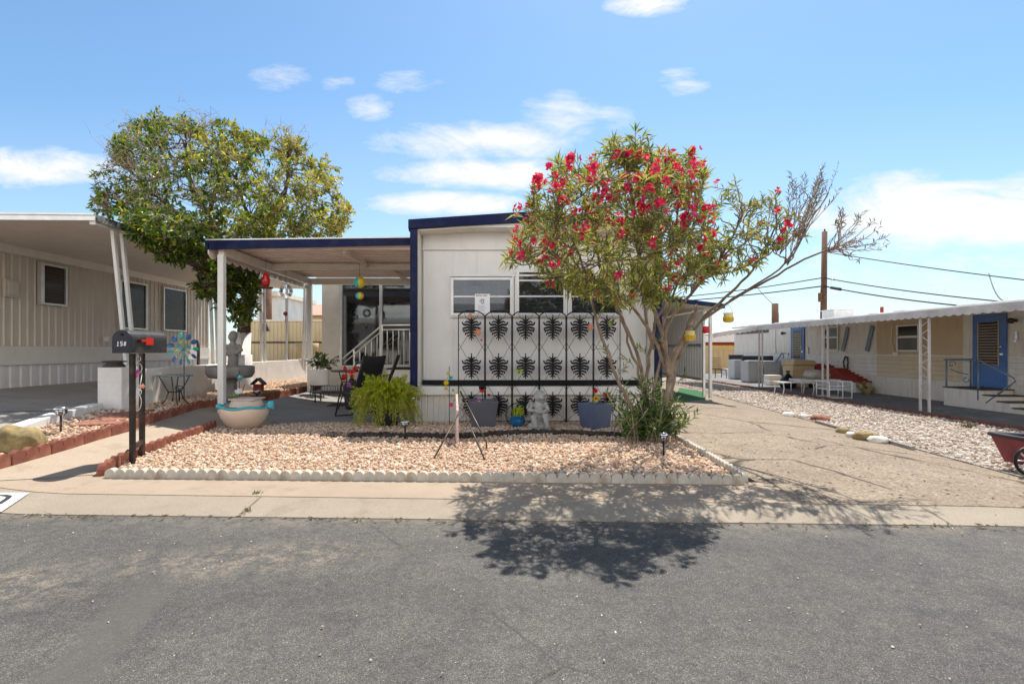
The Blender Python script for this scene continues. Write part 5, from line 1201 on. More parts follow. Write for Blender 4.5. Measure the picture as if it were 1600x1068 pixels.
ol_lv = Leaves(); tips = []
tg = sample(MAIN, 600, yfun, 1.05, 45, 0, -.15, 3.2) + sample(RIGHT, 84, lambda u, v: 5.4 + (v - 340) * .003, .5, 40, 0, -.05, 2.6) + sample(TOP, 34, lambda u, v: 4.55, .28, 15) + sample(BOT, 100, lambda u, v: 5.45, .8, 30, 0, -.2, 3.0)
for q in tg:
    a, t = nearest(limbs, q, .4, .2)
    if (q - a).length > .55: a = q + (a - q) * (.5 / (q - a).length)
    e = q + (q - a).normalized() * .06 + Vector((0, 0, .05)); pth = bez(a, e, (t * .6 + Vector((0, 0, .5)) + rnd_dir() * .4).normalized(), .1, 5)
    bk.tube(pth, [.0055, .005, .0045, .004, .0035, .003], 4); tips.append((pth[-1], (pth[-1] - pth[-2]).normalized()))
    shoot(ol_lv, pth, random.randint(8, 13), .118, .0165, .8, .1, .15)
    if random.random() < .45:
        p = pth[-1]
        for k in range(5): ol_lv.put(p, rnd_dir((0, 0, .7)), rnd_dir((0, 0, 1), .6), .10, .018)
bk.build('stems', M['bark'], ol)
ol_lv.build('foliage', M['oleander'], ol, .22, .14)
# dry sparse sprays reaching right
dry = MB(); dl = Leaves()
def spray(poly, n, src, yb_, nl, mid=None):
    for q in sample(poly, n, lambda u, v: yb_, .35, 15):
        a = src[random.randrange(len(src))]; pth = bez(a + rnd_dir() * .03, q, (q - a).normalized() + Vector((0, 0, -.15)), random.uniform(.0, .25), 9, .008)
        dry.tube(pth, [.0055 - .0035 * i / 9 for i in range(10)], 4); shoot(dl, pth, nl, .062, .010, .6, .72, .1)
spray([(1232, 268), (1260, 262), (1290, 256), (1330, 252), (1322, 290), (1290, 318), (1255, 345), (1238, 330)], 30, S((1215, 395, 5.45), (1228, 412, 5.5), (1245, 372, 5.3)), 5.15, 14)
spray([(1300, 335), (1330, 318), (1372, 345), (1396, 380), (1352, 395), (1318, 385)], 24, S((1290, 391, 5.1), (1308, 386, 5.0)), 4.95, 9)
spray([(1328, 398), (1350, 398), (1346, 412), (1334, 414)], 3, S((1310, 386, 5.0)), 4.95, 6)
spray([(1185, 300), (1205, 300), (1222, 330), (1200, 330)], 6, S((1190, 380, 5.5)), 5.3, 10)
dry.build('dry_twigs', M['twig'], ol); dl.build('dry_leaves', M['dryleaf'], ol, .2, .1)
# suckers at the foot
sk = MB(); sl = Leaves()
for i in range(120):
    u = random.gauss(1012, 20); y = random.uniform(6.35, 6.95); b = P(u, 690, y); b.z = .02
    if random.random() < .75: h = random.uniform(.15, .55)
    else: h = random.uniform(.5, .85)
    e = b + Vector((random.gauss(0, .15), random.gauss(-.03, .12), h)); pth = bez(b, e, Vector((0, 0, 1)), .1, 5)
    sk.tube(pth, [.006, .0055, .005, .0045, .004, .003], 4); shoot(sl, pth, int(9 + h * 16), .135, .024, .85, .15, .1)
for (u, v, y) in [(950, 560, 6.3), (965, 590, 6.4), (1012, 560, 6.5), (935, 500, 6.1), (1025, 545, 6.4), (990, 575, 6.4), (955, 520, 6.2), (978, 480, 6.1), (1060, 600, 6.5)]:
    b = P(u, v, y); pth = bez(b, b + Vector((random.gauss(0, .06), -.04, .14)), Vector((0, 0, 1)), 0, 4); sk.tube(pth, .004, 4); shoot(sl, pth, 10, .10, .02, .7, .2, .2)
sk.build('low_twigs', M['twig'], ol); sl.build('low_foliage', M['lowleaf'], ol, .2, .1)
# blossoms: clusters at the shoot tips that face out
random.seed(21)
cl_meshes = []
def cluster_mesh(k):
    B = []; D = []; N_ = []; L = []; W = []
    for f in range(k):
        c = rnd_dir((0, -.25, .45)) * random.uniform(.02, .055); nn = (c.normalized() + rnd_dir() * .5).normalized(); a = nn.orthogonal().normalized(); b = nn.cross(a); r = random.uniform(.024, .033)
        for i in range(5):
            t = 2 * PI * (i + random.uniform(-.1, .1)) / 5; d = a * math.cos(t) + b * math.sin(t); B.append(c[:]); D.append((d + nn * .35)[:]); N_.append((nn - d * .35)[:]); L.append(r); W.append(r * .95)
    o = leaf_mesh('flower_cluster', B, D, N_, L, W, M['flower'], None, .1, -.12); me = o.data; bpy.data.objects.remove(o); return me
cl_meshes = [cluster_mesh(k) for k in (3, 4, 5, 7, 8, 11)]
def score(p):
    v = V0 - (p.z - EYE) * F / p.y; u = U0 + p.x * F / p.y
    return u, v
bins = {}
for p, d in tips:
    u, v = score(p); k = (int(u // 14), int(v // 13))
    if v < 244 or u > 1265: continue
    if k not in bins or p.y < bins[k][0]: bins[k] = (p.y, p, d, u, v)
cand = []
for c in bins.values():
    u, v = c[3], c[4]; w = 1.0 if v < 350 else (.85 if v < 415 else .35)
    if u > 1110: w *= .5
    cand.append((random.random() / w, c))
cand.sort(key=lambda c: c[0]); chosen = sorted((c[1] for c in cand[:165]), key=lambda c: c[0])
for _, p, d, u, v in chosen[:100]:
    o = bpy.data.objects.new('flower_cluster', random.choice(cl_meshes)); COL.objects.link(o); o.parent = ol
    o.location = p - OB + Vector((0, -.03, .02)); o.rotation_euler = (random.uniform(-.5, .5), random.uniform(-.5, .5), random.uniform(-1.2, 1.2)); s_ = random.uniform(.8, 1.3); o.scale = (s_, s_, s_)
fb, fd, fn_, fl_, fw_ = [], [], [], [], []
for _, p, d, u, v in chosen[100:]:
    for f in range(random.randint(3, 8)):
        c = p + Vector((0, -.02, .02)) + rnd_dir((0, -.25, .45)) * random.uniform(.015, .05); nn = rnd_dir((0, -.3, .6)); a = nn.orthogonal().normalized(); b = nn.cross(a); q_ = random.uniform(.022, .03)
        for k in range(5):
            t = 2 * PI * k / 5; dd = a * math.cos(t) + b * math.sin(t); fb.append(c[:]); fd.append((dd + nn * .35)[:]); fn_.append((nn - dd * .35)[:]); fl_.append(q_); fw_.append(q_ * .95)
tag(leaf_mesh('blossoms', fb, fd, fn_, fl_, fw_, M['flower'], ol, .1, -.12), kind='stuff')
# cups hung in the oleander and at the carport
def hang_cup(u, v, Y, r, lab, mt='yellowcup', up=.25, name='hanging_jar'):
    c = P(u, v, Y); t = thing(name, lab, 'hanging jar', c)
    m = MB(); m.lathe([(r * .5, -r), (r * .95, -r * .8), (r * 1.05, -.2 * r), (r * .85, r * .6), (r, r * .95), (r * .9, r * .95), (r * .75, r * .6), (r * .1, -r * .7)], c, 16); m.build('jar', M[mt], t)
    m = MB(); m.lathe([(r * .97, -r * .78), (r * 1.075, -.2 * r), (r * 1.02, .05 * r), (r * .9, .05 * r)], c, 16); m.build('liquid', M['petalyellow'] if mt != 'redglass' else M['redglass'], t)
    m = MB(); m.tube([c + Vector((-r, 0, r * .9)), c + Vector((-r * .5, 0, r * 2)), c + Vector((0, 0, up))], .004, 5); m.tube([c + Vector((r, 0, r * .9)), c + Vector((r * .5, 0, r * 2)), c + Vector((0, 0, up))], .004, 5); m.build('wire_loop', M['black'], t)
hang_cup(1078, 524, 6.35, .062, 'yellow glass jar hanging among the oleander stems', 'yellowcup', .12)
hang_cup(1138, 496, 12.6, .12, 'yellowish glass jar hanging past the carport edge', 'yellowcup', .32)
hang_cup(1103, 515, 13.1, .09, 'small red jar hanging by the carport post', 'redglass', .3)
# ------------------------------------------------------------------ the big left tree
random.seed(5)
TB = Vector((X(380, 11.5), 11.5, zg(X(380, 11.5))))
tr = thing('shade_tree', 'dense round green and yellow tree with whitewashed trunk behind the patio', 'tree', TB)
z0_ = TB.z
m = MB(); m.tube([TB + Vector((0, 0, -.05)), TB + Vector((.0, 0, .15)), TB + Vector((.02, 0, .8)), P(379, 555, 11.5), P(381, 519, 11.5)], [.26, .19, .165, .16, .155], 14); m.build('whitewashed_trunk', M['whitewash'], tr)
LIM = [
 (S((381, 521, 11.5), (385, 490, 11.5), (388, 460, 11.45), (375, 430, 11.2), (350, 390, 10.9), (325, 340, 10.6), (300, 290, 10.4), (290, 230, 10.4)), .15, .03),
 (S((386, 480, 11.5), (395, 440, 11.5), (410, 400, 11.3), (430, 350, 11.0), (445, 300, 10.8), (450, 250, 10.7)), .11, .025),
 (S((375, 430, 11.2), (345, 425, 10.4), (305, 415, 9.6), (265, 395, 8.9), (225, 360, 8.4), (170, 325, 8.3)), .05, .014),
 (S((410, 400, 11.3), (450, 375, 11.2), (490, 350, 11.1), (525, 335, 11.0)), .06, .018),
 (S((350, 390, 10.9), (300, 350, 10.8), (250, 310, 10.7), (205, 270, 10.7), (185, 230, 10.8)), .06, .016),
 (S((325, 340, 10.6), (345, 280, 10.2), (365, 230, 10.2)), .05, .016),
 (S((410, 400, 11.3), (390, 340, 12.0), (370, 280, 12.2), (330, 230, 12.2)), .06, .016),
 (S((385, 470, 11.4), (370, 450, 10.9), (345, 440, 10.1), (315, 448, 9.6)), .03, .014),
 (S((383, 500, 11.4), (365, 480, 11.0), (355, 455, 10.6)), .03, .012),
]
bk = MB(); paths = []
for pts, r0, r1 in LIM:
    dn = []
    for i in range(len(pts) - 1):
        for t in (0, .33, .66): dn.append(pts[i] + (pts[i + 1] - pts[i]) * t + Vector((random.gauss(0, .02), random.gauss(0, .02), 0)) * (t > 0))
    dn.append(pts[-1]); k = len(dn); bk.tube(dn, [r0 + (r1 - r0) * i / (k - 1) for i in range(k)], 8); paths.append(dn)
UP = [(136, 318), (160, 300), (152, 268), (165, 225), (198, 195), (230, 196), (250, 172), (268, 182), (300, 186), (330, 195), (352, 186), (380, 200), (400, 212), (430, 208), (458, 206), (478, 222), (478, 246), (512, 252), (528, 275), (530, 300), (548, 330), (546, 355), (510, 370), (470, 372), (440, 384), (400, 395), (350, 400), (300, 395), (262, 385), (235, 370), (205, 345), (170, 332)]
LOW = [(205, 348), (300, 385), (350, 395), (410, 395), (405, 440), (398, 480), (388, 510), (365, 505), (352, 480), (330, 470), (300, 455), (320, 430), (290, 415), (262, 405), (225, 392), (198, 372)]
SPR = [(133, 312), (150, 296), (172, 300), (200, 330), (205, 345), (165, 336), (150, 328)]
def yt(u, v):
    y = 10.75 - max(0, 330 - u) * .0035 - max(0, v - 330) * .006 * (1 if u < 330 else .1)
    if u < 345 and v > 335: y = min(y, 6.2 * F / (U0 - u) - .55)
    return y
limbs = []
for q in sample(UP, 120, yt, 2.0, 90, .3) + sample(LOW, 40, lambda u, v: yt(u, v) + .0, .45, 40, .2) + sample(SPR, 5, yt, .2, 10, .1):
    a, t = nearest(paths, q, .5, .2); pth = bez(a, q, (t + Vector((0, 0, .3))).normalized(), .05, 7, .03)
    bk.tube(pth, [.018 - .012 * i / 7 for i in range(8)], 5); limbs.append(pth)
bk.build('limbs', M['treebark'], tr)
tw = MB(); lv = Leaves(); lg = Leaves()
T1 = sample(UP, 2000, yt, 2.15, 60, 0, -.16, 1.2)
for q in T1 + sample(LOW, 620, lambda u, v: yt(u, v), .5, 35) + sample(SPR, 40, yt, .3, 12):
    a, t = nearest(limbs, q, .2, .3)
    if (q - a).length > .7: a = q + (a - q) * (.6 / (q - a).length)
    e = q + rnd_dir((0, 0, .5)) * .12; pth = bez(a, e, (t + rnd_dir() * .6).normalized(), .0, 5, .01); tw.tube(pth, [.007, .006, .006, .005, .004, .004], 4)
    u, v = score(q); gold = min(.9, max(.04, .26 + (330 - v) * .003 + (u - 380) * .0035)) if v < 375 else .05
    bare = .58 if (u < 335 and 215 < v < 330) else (.26 if v < 330 else .04)
    if random.random() < bare: continue
    shoot(lg if random.random() < gold else lv, pth, random.randint(11, 18), .105, .045, .9, .25, .0)
# bare twiggy tops
for q in sample([(150, 225), (200, 185), (260, 172), (330, 175), (360, 195), (300, 260), (200, 290)], 90, yt, 1.6, 40) + sample([(425, 200), (470, 195), (485, 225), (440, 240)], 22, yt, .5, 20):
    a, t = nearest(limbs, q, .2, .3)
    if (q - a).length > 1.1: a = q + (a - q) * (1.0 / (q - a).length)
    e = q + Vector((random.gauss(0, .15), random.gauss(0, .15), random.uniform(-.05, .22))); pth = bez(a, e, (t + rnd_dir() * .5).normalized(), .1, 6, .02); tw.tube(pth, [.008 - .001 * i for i in range(7)], 4)
    for k in range(3): j = random.randint(2, 6); tw.tube([pth[j], pth[j] + rnd_dir((0, 0, .5)) * .12, pth[j] + rnd_dir((0, 0, .6)) * .25], [.004, .003, .002], 3)
tw.build('twigs', M['twig'], tr); lv.build('green_foliage', M['treeleaf'], tr, .2, .12); lg.build('yellowing_foliage', M['treeleafgold'], tr, .2, .12)
# ================================================================== mailbox
q = Vector((-3.80, 5.2, .03)); mb_ = thing('mailbox', 'black mailbox with red flag and number 158 on two rusty square posts', 'mailbox', q)
f0 = Vector((X(207, 5.3), 5.3, .02)); f1 = Vector((X(222, 5.62), 5.62, .02))
for b, h in ((f0, 1.16), (f1, 1.16)):
    m = MB(); m.box(b.x - .022, b.x + .022, b.y - .022, b.y + .022, -.05, h); m.build('post', M['rust'], mb_, bevel=.004)
m = MB(); m.beam(f0 + Vector((0, 0, .17)), f1 + Vector((0, 0, .17)), .03, .05); m.build('cross_bar', M['rust'], mb_)
ax = Vector((.03, 1, 0)).normalized(); sd = Vector((-ax.y, ax.x, 0)); fr_ = Vector((X(190, 5.2), 5.2, 0)) ; fr_.z = Z(551.5, 5.2)
r_ = .098; hb = .137; ln_ = .52
def arch(c, r, hh, n=10): return [c - sd * r, c + sd * r] + [c + Vector((0, 0, hh)) + sd * r * math.cos(PI * k / n) + Vector((0, 0, 1)) * r * math.sin(PI * k / n) for k in range(n + 1)]
def arch2(c, r, hh, n=10):
    o = arch(c, r, hh, n); return [o[0], o[1]] + o[2:]
m = MB(); m.prism(arch2(fr_ + ax * .012, r_, hb), ax * ln_); bd = m.build('body', M['mailbox'], mb_, bevel=.004)
m = MB(); m.prism(arch2(fr_, r_ + .004, hb), ax * .011); dr = m.build('door', M['mailface'], mb_, bevel=.003); 
m = MB(); c = fr_ + Vector((0, 0, hb + r_ * .55)) - ax * .012; m.tube([c, c + ax * .02], .012, 8); m.build('latch', M['black'], dr)
# digits 158 as strokes on the door
SEG = {'1': [[(.5, 0), (.5, 1)], [(.25, .8), (.5, 1)], [(.2, 0), (.8, 0)]], '5': [[(.85, 1), (.15, 1), (.15, .55), (.7, .6), (.88, .35), (.7, .02), (.12, .06)]], '8': [[(.5, .52), (.18, .72), (.5, 1), (.82, .72), (.5, .52), (.12, .26), (.5, 0), (.88, .26), (.5, .52)]]}
m = MB(); o0 = fr_ - ax * .003 + Vector((0, 0, .075))
for k, ch in enumerate('158'):
    for st_ in SEG[ch]:
        pts = [o0 - sd * (-.052 + k * .036 + x_ * .028 + z_ * .006 ) * -1 * -1 + Vector((0, 0, z_ * .042)) for x_, z_ in st_]
        pts = [o0 + sd * (.052 - k * .036 - x_ * .028 - z_ * .006) + Vector((0, 0, z_ * .042)) for x_, z_ in st_]
        for a, b in zip(pts[:-1], pts[1:]): m.beam(a, b, .007, .003, sd) if False else m.beam(a, b, .003, .007, Vector((0, 0, 1)) if abs((b - a).z) < abs((b - a).x) else Vector((1, 0, 0)))
m.build('numeral', M['paper'], dr)
m = MB(); sn = -sd; c = fr_ + ax * .075 + sn * (r_ + .006) + Vector((0, 0, hb * .95)); m.beam(c, c + ax * .20, .006, .024, (0, 0, 1)); m.beam(c + ax * .125 - Vector((0, 0, .008)), c + ax * .235 - Vector((0, 0, .008)), .0065, .075, (0, 0, 1)); m.build('flag', M['redflag'], mb_)
m = MB(); m.tube([c - sn * .01 + ax * .02, c + sn * .02 + ax * .02], .02, 10); m.build('flag_pivot', M['black'], mb_)
t = thing('hanging_ornament', 'floral wire ornament hanging between the mailbox posts', 'ornament', P(214, 600, 5.4))
m = MB(); 
def oct_(u, v, ru, rv, r=.004, y=5.42): m.tube([P(u + ru * math.cos(a), v + rv * math.sin(a), y) for a in np.linspace(0, 2 * PI, 17)[:-1]], r, 5, True)
oct_(214, 560, 6, 5); oct_(215, 575, 7, 8); oct_(213, 605, 6, 6); oct_(216, 612, 5, 5); oct_(213, 628, 8, 14); m.tube([P(214, 553, 5.42), P(211, 590, 5.42), P(222, 580, 5.42), P(214, 640, 5.42)], .004, 5); m.build('wire_frame', M['alu'], t)
petals('flower', P(212, 586, 5.40), .05, 6, M['petalpink'], t); petals('small_flower', P(224, 603, 5.39), .035, 5, M['petalpeach'], t); petals('purple_flower', P(216, 580, 5.39), .03, 5, M['petalpurple'], t)
# ================================================================== ornaments along the tree bed
def solar(q, h, r, lab, top='lantern', mt='bronze', name='solar_light'):
    t = thing(name, lab, 'garden light', q)
    m = MB(); m.tube([q + Vector((0, 0, -.03)), q + Vector((0, 0, h * .66))], .011, 8); m.build('stake', M[mt], t)
    c = q + Vector((0, 0, h * .66)); m = MB(); m.lathe([(r * .35, 0), (r * .75, h * .06), (r * .82, h * .22), (r * .6, h * .24)], c, 8); m.build('lamp_glass', M['lantern'], t)
    m = MB()
    for k in range(4): a = k * PI / 2 + .4; m.tube([c + Vector((r * .4 * math.cos(a), r * .4 * math.sin(a), 0)), c + Vector((r * .85 * math.cos(a), r * .85 * math.sin(a), h * .12)), c + Vector((r * .8 * math.cos(a), r * .8 * math.sin(a), h * .24))], .004, 5)
    m.ball(c + Vector((0, 0, h * .1)), r * .3, 8, 6); m.build('cage', M[mt], t)
    m = MB(); m.lathe([(r * 1.05, h * .24), (r * 1.1, h * .255), (r * .55, h * .33), (r * .1, h * .34)], c, 8); m.build('cap', M['silver'] if top == 'lantern' else M[mt], t)
solar(G(95, 678), .33, .075, 'solar stake light standing in the left gravel bed')
solar(G(633, 688), .27, .062, 'solar stake light standing by the asparagus fern', mt='rust')
solar(G(1037, 716), .29, .05, 'black solar stake light before the oleander foot', mt='black')
solar(G(280, 628), .30, .07, 'dark solar stake light behind the mosaic table', mt='black')
q = G(15, 709); t = thing('boulder', 'golden brown boulder at the left edge of the picture', 'boulder', q)
m = MB(); m.ball((q.x - .02, q.y + .1, q.z + .09), .24, 22, 14, (1, .8, .75))
m.v = [(a + .02 * math.sin(31 * b + 17 * c_), b + .02 * math.sin(29 * c_ + 9 * a), c_ + .02 * math.sin(27 * a + 13 * b)) for a, b, c_ in m.v]; m.build('rock', M['rock'], t)
# mosaic table
c = G(267, 634); c.y += .1; t = thing('mosaic_table', 'small round mosaic topped table with curved iron legs', 'table', c)
zt_ = Z(586, c.y); m = MB(); m.lathe([(.02, -.02), (.27, -.015), (.285, 0), (.27, .012), (.01, .008)], (c.x, c.y, zt_), 28); m.build('top', M['mosaic'], t)
for k in range(4):
    a = PI / 4 + k * PI / 2; d = Vector((math.cos(a), math.sin(a), 0)); m = MB(); H_ = zt_ - c.z
    m.tube([c + d * .22 + Vector((0, 0, H_ - .02)), c + d * .17 + Vector((0, 0, H_ * .75)), c + d * .09 + Vector((0, 0, H_ * .45)), c + d * .13 + Vector((0, 0, H_ * .2)), c + d * .24 + Vector((0, 0, -.02))], .010, 6); m.build('leg', M['bronze'], t)
m = MB(); m.tube([c + Vector((.1 * math.cos(a), .1 * math.sin(a), (zt_ - c.z) * .45)) for a in np.linspace(0, 2*PI, 13)[:-1]], .006, 5, True); m.build('ring', M['bronze'], t)
# pinwheel
c = P(286, 545, 9.1); t = thing('garden_spinner', 'blue and green petalled garden spinner on a stake by the block wall', 'garden spinner', (c.x, c.y, zg(c.x)))
m = MB(); m.tube([(c.x, c.y + .03, zg(c.x)), c + Vector((0, .03, 0))], .009, 6); m.build('stake', M['bronze'], t)
for ring, R, n_, mt in ((0, .235, 11, 'bluemetal'), (1, .12, 8, 'petalgreen')):
    for k in range(n_):
        a = 2 * PI * k / n_ + ring * .3; d = Vector((math.cos(a), 0, math.sin(a))); e = Vector((-d.z, 0, d.x)); b = c + d * R * .62
        m = MB(); m.lathe([(.001, 0), (.05 - ring * .02, .006), (.04 - ring * .015, .01), (.001, .012)], (0, 0, 0), 8)
        m.v = [tuple(c + d * (R + p[0] * 1.2) + e * (p[1] * .8) + Vector((0, -1, 0)) * (p[2] + .02 * p[1] / .05)) for p in m.v]
        m.tube([c, c + d * R], .004, 4); m.build('petal', M[mt] if k % 3 else M['tealmetal'], t)
m = MB(); m.ball(c + Vector((0, -.02, 0)), .03, 10, 8); m.build('hub', M['tealmetal'], t)
t = thing('bamboo_stake', 'short dark stake leaning at the block wall beside the spinner', 'stake', P(310, 600, 10.6)); m = MB(); m.tube([P(310, 575, 10.7), P(310, 531, 10.7)], .03, 8); m.build('stake', M['bronze'], t)
# stone fountain with figure
c = Vector((X(360, 10.1), 10.1, zg(X(360, 10.1)))); t = thing('birdbath', 'grey stone birdbath with wide basin behind the patio post', 'birdbath', c)
zb = Z(592, 10.1); m = MB(); m.lathe([(.27, 0), (.27, .05), (.2, .08), (.13, .14), (.11, zb - c.z - .06), (.16, zb - c.z)], c, 20); m.build('pedestal', M['stone'], t)
m = MB(); m.lathe([(.16, 0), (.38, .03), (.43, .12), (.43, .24), (.40, .26), (.37, .22), (.30, .14), (.02, .12)], (c.x, c.y, zb + .002), 28, wob=lambda a, z: .012 * math.cos(14 * a)); m.build('basin', M['stone'], t)
f = Vector((X(363, 10.1), 10.12, zb + .13)); t = thing('statue', 'grey stone statue of a draped child standing in the birdbath', 'statue', f)
m = MB(); m.tube([f, f + Vector((0, 0, .14)), f + Vector((.01, 0, .34)), f + Vector((0, 0, .5)), f + Vector((0, 0, .60))], [.12, .10, .09, .11, .05], 12); m.ball(f + Vector((0, -.01, .70)), .085, 12, 10, (1, 1, 1.1)); m.ball(f + Vector((0, .02, .75)), .08, 10, 8)
m.tube([f + Vector((-.10, 0, .55)), f + Vector((-.17, -.03, .42)), f + Vector((-.06, -.12, .34))], [.045, .04, .03], 8); m.tube([f + Vector((.10, 0, .55)), f + Vector((.18, -.02, .44)), f + Vector((.10, -.10, .36))], [.045, .042, .035], 8); m.build('body', M['stone'], t, remesh=.018)
# blown glass style flowers behind the pot
c = G(374, 634); t = thing('glass_flower_stake', 'turquoise and white plastic flower ornament on stakes behind the bowl', 'ornament', c)
m = MB(); 
for du, v in ((0, 578), (-8, 602), (8, 600)): m.tube([c, P(374 + du, v, c.y)], .006, 5)
m.build('stakes', M['bronze'], t)
petals('petals', P(376, 596, c.y - .02), .13, 5, mat('pale_turquoise_petal', (.25, .62, .66), .25), t, 1.6, (0, -.3, 1)); petals('white_petals', P(374, 612, c.y - .05), .09, 6, M['paper'], t, .5, (0, -1, .5)); petals('leaves', P(368, 622, c.y - .03), .16, 5, M['petalgreen'], t, .7, (0, -.4, 1), .5)
# birdhouse light
c = G(403, 630); t = thing('birdhouse', 'little red birdhouse light with dark roof on a log slab', 'birdhouse', c)
q = P(404, 604, c.y + .3); m = MB(); m.box(q.x - .085, q.x + .085, q.y - .06, q.y + .06, q.z - .08, q.z + .05); m.build('box', M['redbrick'], t, bevel=.005)
m = MB(); m.prism([q + Vector((-.13, -.09, .04)), q + Vector((0, -.09, .16)), q + Vector((.13, -.09, .04)), q + Vector((.13, -.09, .065)), q + Vector((0, -.09, .185)), q + Vector((-.13, -.09, .065))], (0, .18, 0)); m.build('roof', M['ink'], t)
m = MB(); m.tube([q + Vector((-.02, 0, -.08)), Vector((q.x - .02, q.y, c.z))], .012, 6); m.build('stake', M['black'], t)
solar(c + Vector((-.02, 0, 0)), .27, .07, 'black solar stake light in front of the little birdhouse', mt='black')
t = thing('log_slab', 'flat stone slab lying under the birdhouse by the trunk', 'stone', G(405, 622)); m = MB(); a, b = G(392, 621), G(424, 619); m.beam(a + Vector((0, .3, .06)), b + Vector((0, .3, .06)), .22, .13); m.build('slab', M['rock'], t, bevel=.03)
# big glazed bowl
c = G(367, 675); c.y += .28; t = thing('glazed_pot', 'large cream glazed pot with turquoise wavy rim at the end of the path', 'pot', c)
R = .335; m = MB(); nseg = 40
prof = [(.12, 0), (.19, .02), (.27, .10), (.325, .2), (.345, .29), (.335, .345), (.315, .335), (.30, .25), (.2, .1), (.01, .06)]
def rimz(a): return .05 * max(0, math.sin(a)) + .012 * math.sin(5 * a)
m.lathe(prof, c, nseg); m.v = [(x_, y_, z_ + (rimz(math.atan2(y_ - c.y, x_ - c.x)) * max(0, (z_ - c.z - .15) / .2) if z_ - c.z > .15 else 0)) for x_, y_, z_ in m.v]; m.build('bowl', M['clay'], t)
m = MB(); m.tube([c + Vector((.342 * math.cos(a), .342 * math.sin(a), .345 + rimz(a) * 1.0)) for a in np.linspace(0, 2*PI, 49)[:-1]], .017, 8, True); m.ball(c + Vector((-.37, -.03, .345)), .045, 10, 8); m.build('rim', M['turq'], t)
m = MB()
for k in range(5): a = -.5 + k * .28; m.tube([c + Vector((.31, .02, .33)), c + Vector((.36 + .03 * math.cos(a), .02 - .04, .35 + .05 * math.sin(a) + .02)), c + Vector((.40 + .05 * math.cos(a), -.02, .36 + .10 * math.sin(a)))], [.02, .028, .012], 8)
m.build('tail_fin', M['turq'], t)
m = MB(); m.lathe([(.20, .33), (.245, .34), (.20, .44), (.19, .44), (.16, .36), (.02, .34)], c + Vector((.0, .06, 0)), 24); m.box(c.x - .19, c.x + .20, c.y - .12, c.y + .25, c.z + .442, c.z + .462); m.build('lid', M['clay'], t, bevel=.006)
# ================================================================== patio furniture and plants
def sling_chair(c, ang, lab):
    t = thing('patio_chair', lab, 'chair', c, 'black sling patio chairs'); R_ = Matrix.Rotation(ang, 3, 'Z')
    w = lambda x_, y_, z_: c + R_ @ Vector((x_, y_, z_))   # x is forward
    for s_ in (-.27, .27):
        m = MB(); m.tube([w(.30, s_, .0), w(.17, s_, .42), w(.12, s_, .60), w(-.22, s_, .62)], .014, 8); m.build('arm_frame', M['bronze'], t)
        m = MB(); m.tube([w(.30, s_, .01), w(-.16, s_, .06), w(-.10, s_, .22), w(.14, s_, .44)], .013, 8); m.build('leg', M['bronze'], t)
        m = MB(); m.tube([w(.26, s_ * .9, .43), w(-.16, s_ * .9, .40), w(-.30, s_ * .9, .75), w(-.40, s_ * .9, 1.03)], .014, 8); m.build('side_rail', M['bronze'], t)
    def sheet_(name, p):
        m = MB(); n_ = 6; vs = []
        for x_, z_ in p:
            for k in range(n_ + 1): y_ = (-.245 + .49 * k / n_); vs.append(w(x_ , y_, z_ - .02 * math.sin(PI * k / n_)))
        fs = [(i*(n_+1)+k, i*(n_+1)+k+1, (i+1)*(n_+1)+k+1, (i+1)*(n_+1)+k) for i in range(len(p) - 1) for k in range(n_)]
        m.add(vs, fs, True); o = m.build(name, M['fabric'], t, recalc=False); s2 = o.modifiers.new('thick', 'SOLIDIFY'); s2.thickness = .012
    sheet_('seat', [(.25, .44), (.1, .42), (-.05, .405), (-.16, .41)]); sheet_('backrest', [(-.165, .43), (-.23, .58), (-.30, .76), (-.36, .92), (-.41, 1.06)])
    return t
sling_chair(Vector((X(556, 8.75), 8.95, .045)), PI - .62, 'black sling patio chair turned left at the front of the patio')
sling_chair(Vector((X(592, 10.6), 10.6, .045)), PI + .1, 'black sling patio chair farther back beside the house wall')
# table with jar between the chairs
c = Vector((X(545, 10.2), 10.2, .045)); t = thing('side_table', 'dark glass side table behind the front patio chair', 'table', c)
zt_ = Z(579, 10.2); m = MB(); m.lathe([(.02, -.015), (.34, -.015), (.35, 0), (.34, .012), (.01, .012)], (c.x, c.y, zt_), 24); m.build('top', M['bronze'], t)
for k in range(3): a = k * 2 * PI / 3; m = MB(); m.tube([(c.x + .25 * math.cos(a), c.y + .25 * math.sin(a), zt_ - .02), (c.x + .12 * math.cos(a), c.y + .12 * math.sin(a), .4), (c.x + .27 * math.cos(a), c.y + .27 * math.sin(a), .045)], .012, 6); m.build('leg', M['bronze'], t)
c = P(563, 579, 10.2); t = thing('glass_jar', 'clear rounded glass jar standing on the dark side table', 'jar', c); m = MB(); m.lathe([(.05, 0), (.10, .03), (.115, .10), (.09, .17), (.06, .19), (.07, .21), (.055, .21), (.08, .1), (.01, .02)], c, 18); m.build('jar', M['lantern'], t)
c = Vector((X(528, 11.0), 11.0, .045)); t = thing('bench', 'low dark bench with zebra cushion against the porch wall', 'bench', c)
zs_ = Z(612, 11.0); m = MB(); m.box(c.x - .55, c.x + .75, 11.0, 11.4, zs_ - .04, zs_); m.build('seat', M['bronze'], t)
for x_ in (-.5, .7):
    for y_ in (11.03, 11.37): m = MB(); m.tube([(c.x + x_, y_, zs_ - .04), (c.x + x_, y_, .045)], .016, 6); m.build('leg', M['bronze'], t)
t = thing('zebra_cushion', 'zebra striped cushion lying on the low dark bench', 'cushion', (c.x, 11.2, zs_)); m = MB(); m.box(c.x - .4, c.x + .15, 11.05, 11.38, zs_ + .002, zs_ + .12); m.build('cushion', M['zebra'], t, bevel=.045, seg=4)
